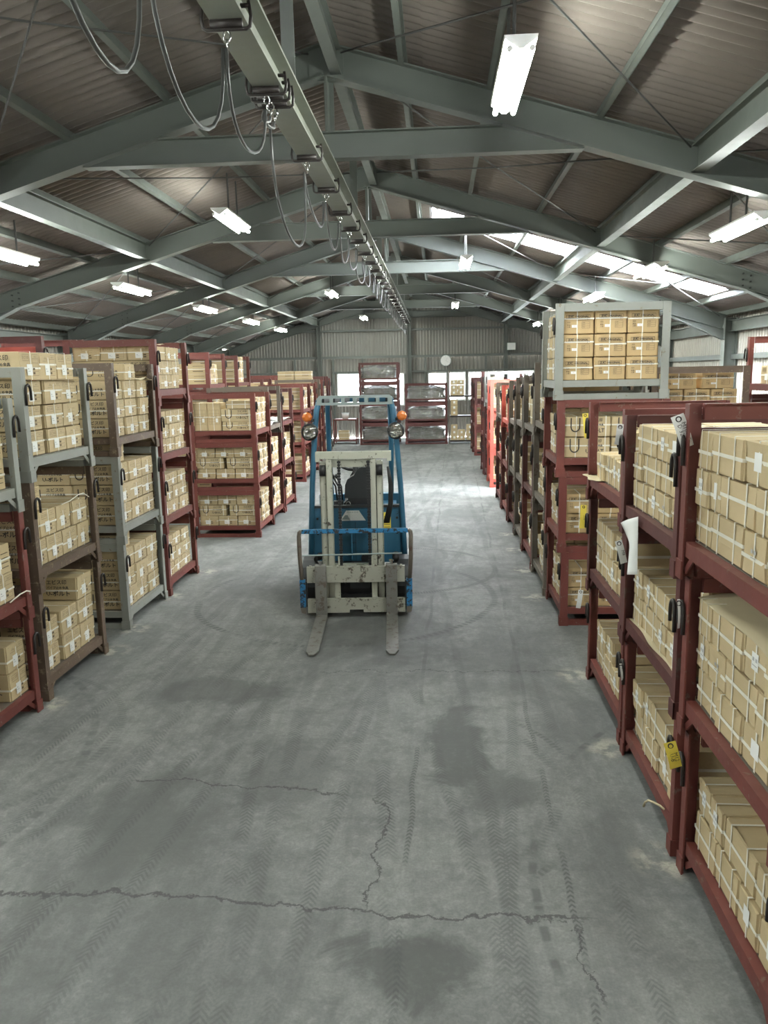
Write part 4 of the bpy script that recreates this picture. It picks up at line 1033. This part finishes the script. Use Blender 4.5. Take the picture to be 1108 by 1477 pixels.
for s in (-1, 1): P('mast_foot', MB().prism([(s*0.225,0.03),(s*0.275,0.03),(s*0.262,0.10),(s*0.238,0.10)],MY-0.02,MY+0.08), M['fork'])
# hydraulic hoses
for k in range(3): P('hose', MB().tube([(0.29+0.02*k,MY+0.18,0.9),(0.345+0.012*k,MY+0.2,1.10),(0.35+0.01*k,MY+0.17,1.30),(0.335,MY+0.15,1.48)],0.013,6), M['black'], smooth=True)
# front cowl
CYL = 0.60
P('front_cowl', MB().box(-0.495,0.495,CYL,CYL+0.04,0.42,1.015), M['blue'])
P('cowl_center_panel', MB().box(-0.20,0.165,CYL-0.015,CYL,0.44,1.00), M['blue'])
P('cowl_lip', MB().box(-0.495,0.495,CYL-0.02,CYL+0.05,1.015,1.04), M['plastic_black'])
P('cowl_seam', MB().box(-0.022,-0.018,CYL-0.017,CYL-0.0145,0.44,0.86), M['black'])
em_ = MB(); z0, z1 = 0.878, 0.985
em_.prism([(-0.185,z0),(0.09,z0),(0.02,z1),(-0.115,z1)], CYL-0.019, CYL-0.015); eo = P('emblem_plate', em_, M['white'], label='trapezoid silver emblem plate')
em2 = MB()
for k in range(7): em2.box(-0.105+k*0.018,-0.098+k*0.018,CYL-0.0205,CYL-0.019,z1-0.022,z1-0.01)
em2.prism([(-0.165,z0+0.012),(-0.075,z0+0.012),(-0.10,z0+0.06),(-0.125,z0+0.06)], CYL-0.0205, CYL-0.019)
P('emblem_print', em2, M['guard_grey'], eo)
st = P('caution_sticker', MB().box(0.275,0.355,CYL-0.003,CYL,0.74,0.96), M['yellow'], label='yellow caution sticker')
sp = MB()
for k in range(6): sp.box(0.283,0.345,CYL-0.0042,CYL-0.003,0.77+k*0.028,0.776+k*0.028)
P('sticker_print', sp, M['ink_soft'], st)
P('rubber_cap', MB().cyl((0.085,CYL-0.035,0.47),(0.085,CYL,0.47),0.052,16), M['black'], smooth=False)
for s in (-1, 1):
    for z in (0.52, 0.74, 0.90): P('cowl_bolt', MB().cyl((s*0.42,CYL-0.01,z),(s*0.42,CYL,z),0.014,6), M['black'])
P('axle_housing', MB().box(-0.44,0.44,0.34,0.52,0.12,0.36).box(-0.25,0.25,0.30,0.62,0.10,0.44), M['black'])
P('pump_block', MB().cb((0.03,0.27,0.30),(0.20,0.1,0.12)).cyl((-0.10,0.27,0.3),(-0.16,0.27,0.36),0.03,8), M['plastic_black'])
# wheels
def wheel(name, x, y, r, w):
    t_ = MB(); prof = [(0.55*r,-w/2),(0.92*r,-w/2),(r,-w/2+0.03),(r,w/2-0.03),(0.92*r,w/2),(0.55*r,w/2)]; n = 28
    vs_ = []; fs = []
    for i in range(n):
        a = 2*PI*i/n
        for k, (rr_, xx) in enumerate(prof):
            q_ = rr_*(1.0 if k not in (2,3) or i % 2 else 0.975); vs_.append((x+xx, y+q_*math.cos(a), r+q_*math.sin(a)))
    m_ = len(prof)
    for i in range(n):
        for k in range(m_): fs.append((i*m_+k, i*m_+(k+1)%m_, ((i+1)%n)*m_+(k+1)%m_, ((i+1)%n)*m_+k))
    t_.add(vs_, fs); w_ = P(name, t_, M['black'], smooth=False)
    P('wheel_rim', MB().cyl((x-w*0.4,y,r),(x+w*0.4,y,r),0.56*r,18), M['mast'], w_)
for s in (-1, 1):
    wheel('front_wheel', s*0.468, 0.42, 0.25, 0.15); wheel('rear_wheel', s*0.42, 1.62, 0.20, 0.13)
    fe = MB(); pts = []
    for k in range(9):
        a = PI*(0.02+0.96*k/8); pts.append((0.42+0.30*math.cos(a), 0.27+0.27*math.sin(a)))
    pts2 = [(0.42+(p[0]-0.42)*0.95, 0.27+(p[1]-0.27)*0.95) for p in pts]
    fe.prism(pts+pts2[::-1], s*0.468-0.085, s*0.468+0.085, axis='x'); P('fender', fe, M['plastic_black'])
    P('side_frame', MB().box(min(s*0.40,s*0.50),max(s*0.40,s*0.50),0.66,1.45,0.18,0.46), M['blue'])
    P('step_plate', MB().box(min(s*0.30,s*0.50),max(s*0.30,s*0.50),0.70,1.0,0.46,0.485), M['plastic_black'])
# body, seat, counterweight
P('engine_hood', MB().prism([(0.98,0.46),(1.75,0.46),(1.75,0.90),(1.05,0.90)],-0.42,0.42,axis='x'), M['blue'])
cwb = MB(); 
for (y0,y1,hw,z0,z1) in ((1.75,1.86,0.50,0.16,0.98),(1.86,1.98,0.49,0.16,0.96),(1.98,2.06,0.45,0.18,0.90),(2.06,2.11,0.38,0.22,0.82)): cwb.box(-hw,hw,y0,y1,z0,z1)
P('counterweight', cwb, M['blue'])
sb2 = MB(); sb2.prism([(-0.16,0.90),(0.22,0.90),(0.23,0.98),(0.19,1.02),(-0.13,1.02),(-0.17,0.98)],1.08,1.55); P('seat_cushion', sb2, M['black'])
bk = MB(); bk.prism([(-0.12,0.98),(0.20,0.98),(0.20,1.22),(0.14,1.32),(-0.06,1.32),(-0.12,1.22)],1.52,1.63); P('seat_backrest', bk, M['black'])
# instrument cowl, steering wheel, levers
dc = MB(); dc.prism([(-0.135,1.10),(0.17,1.10),(0.17,1.42),(0.05,1.43),(0.01,1.41),(-0.03,1.34),(-0.10,1.30),(-0.125,1.24)],0.70,0.86); P('instrument_cowl', dc, M['plastic_black'])
P('instrument_box', MB().box(-0.10,0.15,0.70,0.82,1.035,1.10), M['black'])
sw = Vector((-0.03,0.98,1.44)); ax = Vector((0,-0.55,-0.84)).normalized(); ux = Vector((1,0,0)); uy = ax.cross(ux)
wl_ = P('steering_wheel', MB().tube([sw+ux*(0.165*math.cos(a))+uy*(0.165*math.sin(a)) for a in [2*PI*k/28 for k in range(28)]],0.016,8,closed=True), M['black'], smooth=True)
hb = MB()
for a in (0.5, PI-0.5, -PI/2): hb.bar(sw, sw+ux*(0.16*math.cos(a))+uy*(0.16*math.sin(a)), 0.022, 0.01)
P('steering_spoke', hb.cyl(sw-ax*0.015, sw+ax*0.02, 0.04, 12), M['black'], wl_)
P('steering_column', MB().cyl(sw, (0.0,0.80,1.25), 0.03, 8), M['plastic_black'])
for k, x in enumerate((-0.20,-0.235,-0.27)): P('lever', MB().tube([(x*0.8,0.78,1.05),(x*0.85,0.76,1.22),(x*1.05,0.72,1.32)],0.010,6).cyl((x*1.05,0.72,1.32),(x*1.1,0.70,1.35),0.017,8), M['black'], smooth=True)
P('pedal', MB().box(-0.25,-0.15,0.68,0.76,1.02,1.07), M['black'])
P('lifting_eye', MB().tube([(-0.09+0.022*math.cos(a),CYL+0.01,1.055+0.022*math.sin(a)) for a in [2*PI*k/12 for k in range(12)]],0.006,6,closed=True), M['chrome'])
# overhead guard
for s in (-1, 1):
    P('guard_front_post', MB().tube([(s*0.50,0.58,0.42),(s*0.485,0.585,0.8),(s*0.462,0.60,1.25),(s*0.425,0.625,1.75),(s*0.395,0.64,2.04),(s*0.375,0.66,2.11)],0.030,8), M['blue'], smooth=True)
    P('guard_rear_post', MB().tube([(s*0.36,1.82,0.95),(s*0.37,1.76,1.5),(s*0.365,1.66,2.0),(s*0.355,1.58,2.10)],0.030,8), M['blue'], smooth=True)
    P('guard_side_rail', MB().bar((s*0.375,0.66,2.115),(s*0.355,1.60,2.115),0.06,0.05), M['blue'])
# front beam with six openings
xs6 = [-0.30+0.12*k for k in range(6)]
gb = MB(); y0, y1 = 0.625, 0.665
gb.prism([(-0.40,2.085),(0.40,2.085),(0.39,2.11),(-0.39,2.11)],y0,y1); gb.prism([(-0.39,2.155),(0.39,2.155),(0.36,2.182),(-0.36,2.182)],y0,y1)
prev = -0.39
for x in xs6+[0.5]:
    e1 = x-0.042 if x < 0.45 else 0.39
    gb.box(prev, e1, y0, y1, 2.11, 2.155); prev = x+0.042
gb.box(-0.36,0.36,0.665,0.74,2.165,2.18)
P('guard_front_beam', gb, M['guard_grey'])
for k in range(7): P('guard_roof_bar', MB().bar((-0.33+0.11*k,0.70,2.125),(-0.33+0.11*k,1.58,2.115),0.022,0.05), M['plastic_black'])
P('guard_rear_beam', MB().box(-0.36,0.36,1.58,1.63,2.08,2.13), M['blue'])
# lamps
for s in (-1, 1):
    x = s*0.452+(-0.01 if s < 0 else -0.03)
    h = MB(); h.tube([(x,0.50,1.82),(x,0.525,1.82),(x,0.56,1.82),(x,0.59,1.82)],[0.088,0.09,0.075,0.03],18); hl = P('headlamp', h, M['plastic_black'], smooth=True)
    P('headlamp_lens', MB().tube([(x,0.482,1.82),(x,0.488,1.82),(x,0.501,1.82)],[0.03,0.062,0.078],18), M['lens'], hl, smooth=True)
    P('headlamp_bracket', MB().bar((x,0.57,1.80),(s*0.425,0.62,1.80),0.03,0.04), M['black'], hl)
    x2 = s*0.485
    tl_ = MB(); tl_.tube([(x2,0.497,1.972),(x2,0.505,1.972),(x2,0.53,1.972),(x2,0.56,1.972)],[0.022,0.040,0.052,0.052],8); tg = P('turn_signal', tl_, M['orange'], label='orange turn signal lens')
    P('turn_signal_base', MB().box(x2-0.045,x2+0.045,0.56,0.60,1.93,2.01).bar((x2,0.59,1.95),(s*0.415,0.62,1.93),0.02,0.03), M['black'], tg)

# ------------------------------------------------------------------ shrink-wrapped stacks by the gable
def wrapped(x, y, z, w, d, h, label, seed, peak=0.0):
    t_ = thing('wrapped_load', label, 'wrapped load', (x, y, z), group='film-wrapped loads by the gable')
    q = random.Random(seed); n = 20; vs_ = []; fs = []
    inner = MB()
    for i in range(3):
        for j in range(2): inner.box(-w/2+0.08+i*(w-0.16)/3, -w/2+0.07+(i+1)*(w-0.16)/3, -d/2+0.10, d/2-0.1, j*h*0.38+0.003, (j+1)*h*0.38-0.003)
    inner.build('packed_goods', M['wood'], t_)
    ph = [q.uniform(0, 6) for _ in range(6)]
    for k in range(9):
        v = k/8
        for i in range(4*n):
            e, u = divmod(i, n); u /= n
            X_, Y_ = [(-1+2*u,-1),(1,-1+2*u),(1-2*u,1),(-1,1-2*u)][e]
            xw = X_*w/2; yw = Y_*d/2
            wr_ = 0.035*math.sin(7*u+5*v+ph[0]+e)+0.03*math.sin(13*v+9*u+ph[1])+0.022*math.sin(23*u-17*v+ph[2])
            pinch = 1-0.10*math.sin(PI*v)
            zz = h*v*(1-0.22*abs(X_)**1.5*v*(1 if not peak else 1.4))+0.02*math.sin(9*u+ph[3])*v
            vs_.append((xw*pinch+X_*wr_, yw*pinch+Y_*wr_, zz))
    N = 4*n
    for k in range(8):
        for i in range(N): fs.append((k*N+i, k*N+(i+1)%N, (k+1)*N+(i+1)%N, (k+1)*N+i))
    c0 = len(vs_); vs_.append((0, 0, h*1.02+peak))
    for i in range(N): fs.append((8*N+i, 8*N+(i+1)%N, c0))
    b = MB(); b.add(vs_, fs); b.build('stretch_film', M['film'], t_, True)
for (xa, xb, hs_, nm) in ((-2.62,-1.28,[0.69]*4,'left wrapped stack'),(-1.07,0.35,[0.68]*3,'right wrapped stack')):
    z = 0
    for i, h in enumerate(hs_):
        pallet('red_dark', (xa+xb)/2, 26.95, z, xb-xa, 1.05, h, 'dark red cage pallet with film-wrapped goods, %s tier of %s' % (tier_name(i, len(hs_)), nm), 1)
        wrapped((xa+xb)/2, 26.93, z+0.177, xb-xa-0.16, 0.92, h-0.235, 'crumpled film-wrapped load in the %s tier of %s' % (tier_name(i, len(hs_)), nm), i*3+int(xa*10), 0.02)
        z += h

# ------------------------------------------------------------------ shelves and odds and ends at the gable
def shelf(name, label, x0, x1, y0, y1, zs, top, postm, shm):
    t_ = thing(name, label, 'shelf', ((x0+x1)/2, (y0+y1)/2, 0)); w, d = (x1-x0)/2, (y1-y0)/2
    for sx in (-1, 1):
        for sy in (-1, 1): MB().box(min(sx*w,sx*(w-0.04)),max(sx*w,sx*(w-0.04)),min(sy*d,sy*(d-0.04)),max(sy*d,sy*(d-0.04)),0,top).build('post', postm, t_)
    for z in zs: MB().box(-w+0.041,w-0.041,-d,d,z-0.05,z).build('shelf_board', shm, t_)
    return t_
shelf('steel_shelf', 'grey steel shelf of cartons right of the wrapped stacks', 0.40, 1.95, 26.45, 26.95, (0.12, 0.95, 1.62), 2.45, M['dgrey'], M['dark_steel'])
k = 0
for zb, cols in ((0.122, [(0.47,3),(0.72,2),(1.0,3),(1.3,2),(1.6,3)]), (0.952, [(0.47,3),(1.35,2)]), (1.622, [(0.46,3),(0.70,3),(1.35,3),(1.62,3)]), ):
    for x, n in cols:
        for j in range(n):
            h = 0.175; o = ob('carton', CK['narrow']['body'][0], None, (x+0.11, 26.66, zb+j*h), (0,0,0), (1.0, 1.0, h/0.165*0.98)); tag(o, 'small carton on the gable shelf, %s counted from lower left' % ORD[k], 'carton', 'cartons on the gable shelf')
            ob('paper_label', CK['narrow']['extra'][0][1], o); k += 1
t_ = shelf('work_bench', 'red-railed bench left of the wrapped stacks at the gable', -3.60, -2.78, 26.9, 27.5, (0.14, 0.86), 0.86, M['red'], M['red'])
for k, (x, z) in enumerate([(-3.25, 0.142), (-3.25, 0.302)]):
    o = ob('carton', CK['flank']['body'][0], None, (x, 27.15, z), (0,0,0), (1,1,0.95)); tag(o, 'small carton under the red bench, %s one' % ('lower','upper')[k], 'carton'); ob('strap', CK['flank']['straps'][0][0], o)
bk_ = thing('bucket', 'pale bucket standing on the red bench', 'bucket', (-3.2, 27.2, 0.862)); MB().tube([(0,0,0),(0,0,0.20)],[0.10,0.13],16).build('body', M['white'], bk_, True); MB().tube([(0.132*math.cos(a),0.132*math.sin(a),0.2) for a in [2*PI*k/18 for k in range(18)]],0.008,6,closed=True).build('rim', M['guard_grey'], bk_, True)
hp_ = thing('hand_truck', 'dark hand truck upright beside the red bench', 'hand truck', (-3.72, 25.9, 0))
for s in (-1, 1): MB().tube([(s*0.16,0,0.1),(s*0.16,0.0,1.25),(s*0.13,0.05,1.38)],0.016,8).build('side_tube', M['dark_steel'], hp_, True)
MB().cyl((-0.14,0.05,1.38),(0.14,0.05,1.38),0.016,8).build('handle', M['dark_steel'], hp_, True)
for z in (0.35, 0.7, 1.0): MB().cyl((-0.16,0,z),(0.16,0,z),0.011,6).build('cross_tube', M['dark_steel'], hp_, True)
MB().box(-0.2,0.2,-0.22,0.0,0.03,0.045).build('toe_plate', M['dark_steel'], hp_)
for s in (-1, 1): MB().cyl((s*0.20,0.06,0.1),(s*0.24,0.06,0.1),0.10,16).build('wheel', M['black'], hp_)

# wall clock and junction box
ck = thing('wall_clock', 'round white wall clock on the gable above a window', 'clock', (0.335, YE+0.0, 2.82))
MB().cyl((0,-0.03,0),(0,0.05,0),0.205,32).build('case', M['guard_grey'], ck); MB().cyl((0,-0.034,0),(0,-0.031,0),0.185,32).build('dial', M['paper'], ck)
for k in range(12): a = PI*k/6; MB().bar((0.15*math.sin(a),-0.036,0.15*math.cos(a)),(0.172*math.sin(a),-0.036,0.172*math.cos(a)),0.012,0.003).build('hour_mark', M['ink'], ck)
for a, l, w in ((2.2, 0.10, 0.014), (0.6, 0.14, 0.010)): MB().bar((0,-0.040,0),(l*math.sin(a),-0.040,l*math.cos(a)),w,0.003).build('hand', M['ink'], ck)
jb = thing('junction_box', 'pale green electrical box high on the gable wall', 'electrical box', (2.72, YE-0.06, 3.15))
MB().box(-0.15,0.15,-0.09,0.02,0,0.26).build('case', plain('pale_green_paint', (0.35,0.45,0.38), 0.5), jb); MB().box(-0.14,0.14,-0.1,-0.09,0.012,0.248).build('lid', M['white'], jb); MB().cyl((0,0,-0.6),(0,0,0),0.015,8).build('conduit', M['girder'], jb)

# ------------------------------------------------------------------ tags, sheets of paper and string
def hang_tag(x, y, z, w, h, tilt, mat, label, lines, yaw=0.0):
    t_ = ob('hanging_tag', None, None, (x, y, z), (0, tilt, yaw)); tag(t_, label, 'tag')
    b = MB(); vs_ = []; fs = []; n = 6
    for i in range(n+1):
        v = i/n; cz = -h*v; bow = 0.010*math.sin(PI*v)
        vs_ += [(-w/2, -0.0008-bow, cz), (w/2, -0.0008-bow+0.006*v, cz)]
    for i in range(n): fs.append((2*i, 2*i+1, 2*i+3, 2*i+2))
    k = len(vs_); b.add(vs_+[(a, c+0.0012, d) for a, c, d in vs_], fs+[tuple(j+k for j in f[::-1]) for f in fs]); b.build('card', M[mat], t_)
    MB().tube([(0.011*math.cos(a), -0.004, -0.018+0.011*math.sin(a)) for a in [2*PI*j/12 for j in range(12)]],0.003,5,closed=True).build('eyelet', M['dark_steel'], t_)
    p = MB()
    for j, tx in enumerate(lines):
        v, f = text_mesh(tx, 0.026, None); xo = w*(0.18-0.34*j)
        p.add([(xo+yy, -0.0145-0.0035, -h*0.52-xx) for xx, yy, _ in v], f)
    if lines: p.build('handwriting', M['ink'], t_)
    return t_
hang_tag(1.049, 3.50, 2.195, 0.058, 0.150, -0.36, 'paper', 'white card tag with handwriting on hook of nearest right stack, top tier', ['M10×65', 'D 32 A'])
hang_tag(1.076, 4.62, 1.39, 0.042, 0.145, -0.27, 'paper', 'small white card tag on hook between second and third right stacks', ['M8'])
hang_tag(1.095, 4.75, 2.075, 0.040, 0.125, 0.10, 'paper', 'narrow white tag at the top of the second right stack', [])
hang_tag(1.070, 3.45, 0.685, 0.056, 0.135, -0.28, 'yellow', 'yellow card tag on the bottom hook of the nearest right stack', ['M12', 'U-B'])
hang_tag(1.095, 3.50, 1.36, 0.012, 0.14, -0.05, 'paper', 'thin white tag edge-on at middle tier of nearest right stack', [])
hang_tag(1.125, 4.66, 0.60, 0.014, 0.11, -0.14, 'paper', 'thin white tag at bottom tier of second right stack', [])
hang_tag(1.335, 7.165, 2.01, 0.050, 0.22, -0.10, 'yellow', 'yellow tag on the near end of the tall right stack, third tier', ['U-B'])
hang_tag(1.345, 7.165, 1.17, 0.055, 0.22, 0.04, 'yellow', 'yellow tag on the near end of the tall right stack, second tier', ['25A'])
hang_tag(1.34, 7.165, 0.36, 0.045, 0.18, 0.12, 'paper', 'white tag on the near end of the tall right stack, bottom tier', [])
# curled sheet of paper hung at the second right stack
b = MB(); n = 14; vs_ = []; fs = []
for i in range(n+1):
    v = i/n; sm = v*v*(3-2*v); e = min(1.0, v/0.45)
    ya = 4.66-0.26*math.sin(PI/2*e); yb = 4.27-0.03*v
    for k in range(5):
        u = k/4; y = ya+(yb-ya)*u
        z = (1.49-0.25*v)+((1.60-0.32*v)-(1.49-0.25*v))*u
        vs_.append((1.098-0.035*math.sin(PI*u)*(0.4+0.6*v), y, z))
for i in range(n):
    for k in range(4): a = i*5+k; fs.append((a, a+1, a+6, a+5))
b.add(vs_, fs); po = b.build('paper_sheet', M['paper'], None, True); po.modifiers.new('thickness', 'SOLIDIFY').thickness = 0.002
tag(po, 'white curled sheet of paper hanging on the second right stack', 'paper')
# kraft sheets
def kraft(name, x0, x1, y0, y1, z, label, seed, amp=0.012, mat='kraft', cat='paper', printed=False, droop=0.0):
    q = random.Random(seed); b = MB(); nx, ny = 10, 14; vs_ = []; fs = []; ph = [q.uniform(0,6) for _ in range(4)]
    for i in range(nx+1):
        for j in range(ny+1):
            u, v = i/nx, j/ny
            zz = z+amp*(1+math.sin(7*v+ph[0])*math.cos(4*u+ph[1])+0.6*math.sin(15*u+9*v+ph[2]))*0.8
            if u < 0.12: zz -= droop*(1-u/0.12)*(0.6+0.4*math.sin(9*v+ph[3]))
            vs_.append((x0+(x1-x0)*u+0.008*math.sin(11*v+ph[3]), y0+(y1-y0)*v, zz))
    for i in range(nx):
        for j in range(ny): a = i*(ny+1)+j; fs.append((a, a+1, a+ny+2, a+ny+1))
    b.add(vs_, fs); o = b.build(name, M[mat], None, True); o.modifiers.new('thickness', 'SOLIDIFY').thickness = 0.003
    tag(o, label, cat)
    if printed:
        p = MB()
        for k in range(3):
            a0 = 2*PI*k/3
            for jj in range(5):
                a = a0+jj*0.32; p.tube([( 0.05*math.cos(a), 0.05*math.sin(a), 0), (0.05*math.cos(a+0.3), 0.05*math.sin(a+0.3), 0)], 0.010, 4)
        po_ = p.build('printed_marking', M['ink'], o, loc=(x0+0.22, y1-0.30, z+amp*2.2+0.004)); po_.scale = (1,1,0.25)
    return o
kraft('kraft_sheet', 1.165, 1.80, 2.50, 3.47, 0.715+0.176+0.497, 'wrinkled kraft paper over cartons in the nearest right stack, middle tier', 3, 0.010, printed=True, droop=0.01)
kraft('cardboard_sheet', 1.10, 1.30, 5.55, 5.92, 1.435+0.180, 'torn cardboard edge poking out of third right stack, top tier', 4, 0.006)
kraft('cardboard_sheet', 1.165, 1.6, 3.70, 4.62, 0.73+0.1745, 'crumpled cardboard liner in the second right stack, middle tier', 5, 0.0008)
kraft('kraft_sheet', -3.4, -2.93, 5.46, 6.30, 0.84+0.83+0.176+0.5555, 'kraft paper edge between carton rows at top of second left stack', 6, 0.0005, droop=0.02)
kraft('kraft_sheet', -3.35, -2.97, 7.72, 8.05, 1.68+0.176+0.527, 'crumpled kraft paper on top of third left stack', 8, 0.014, droop=0.02)
kraft('cloth_cover', -3.4, -2.74, 12.5, 13.4, 1.42+0.18, 'white cloth lying in the open top of the sixth left stack', 9, 0.02, 'paper', 'cloth', droop=0.02)
kraft('cloth_cover', -3.4, -2.74, 13.6, 14.5, 1.42+0.18, 'white cloth lying in the open top of the seventh left stack', 10, 0.03, 'paper', 'cloth', droop=0.02)
kraft('kraft_sheet', -3.5, -3.0, 8.22, 8.6, 2.1+0.176+0.463, 'crumpled pale paper on top of the fourth left stack', 12, 0.02, droop=0.0)
s1 = MB().tube([(1.15,3.74,0.17),(1.135,3.76,0.178),(1.115,3.80,0.172),(1.10,3.85,0.155),(1.092,3.88,0.125),(1.09,3.90,0.09)],0.006,6).build('twine', M['kraft'], None, True); tag(s1, 'bit of tan twine hanging from bottom rail of second right stack', 'twine')
s2 = MB().tube([(-2.94,6.30,1.42),(-2.93,6.18,1.47),(-2.92,6.08,1.475),(-2.94,5.95,1.44),(-2.96,5.85,1.43)],0.004,6).build('strap_offcut', M['strap'], None, True); tag(s2, 'loose white strap end curling in the second left stack, middle tier', 'strap')
s3 = MB().tube([(-2.93,4.95,0.90),(-2.90,5.03,0.935),(-2.89,5.10,0.94),(-2.90,5.16,0.92),(-2.91,5.17,0.895)],0.005,6).build('strap_offcut', M['strap'], None, True); tag(s3, 'loose white strap end on the middle pallet of nearest left stack', 'strap')
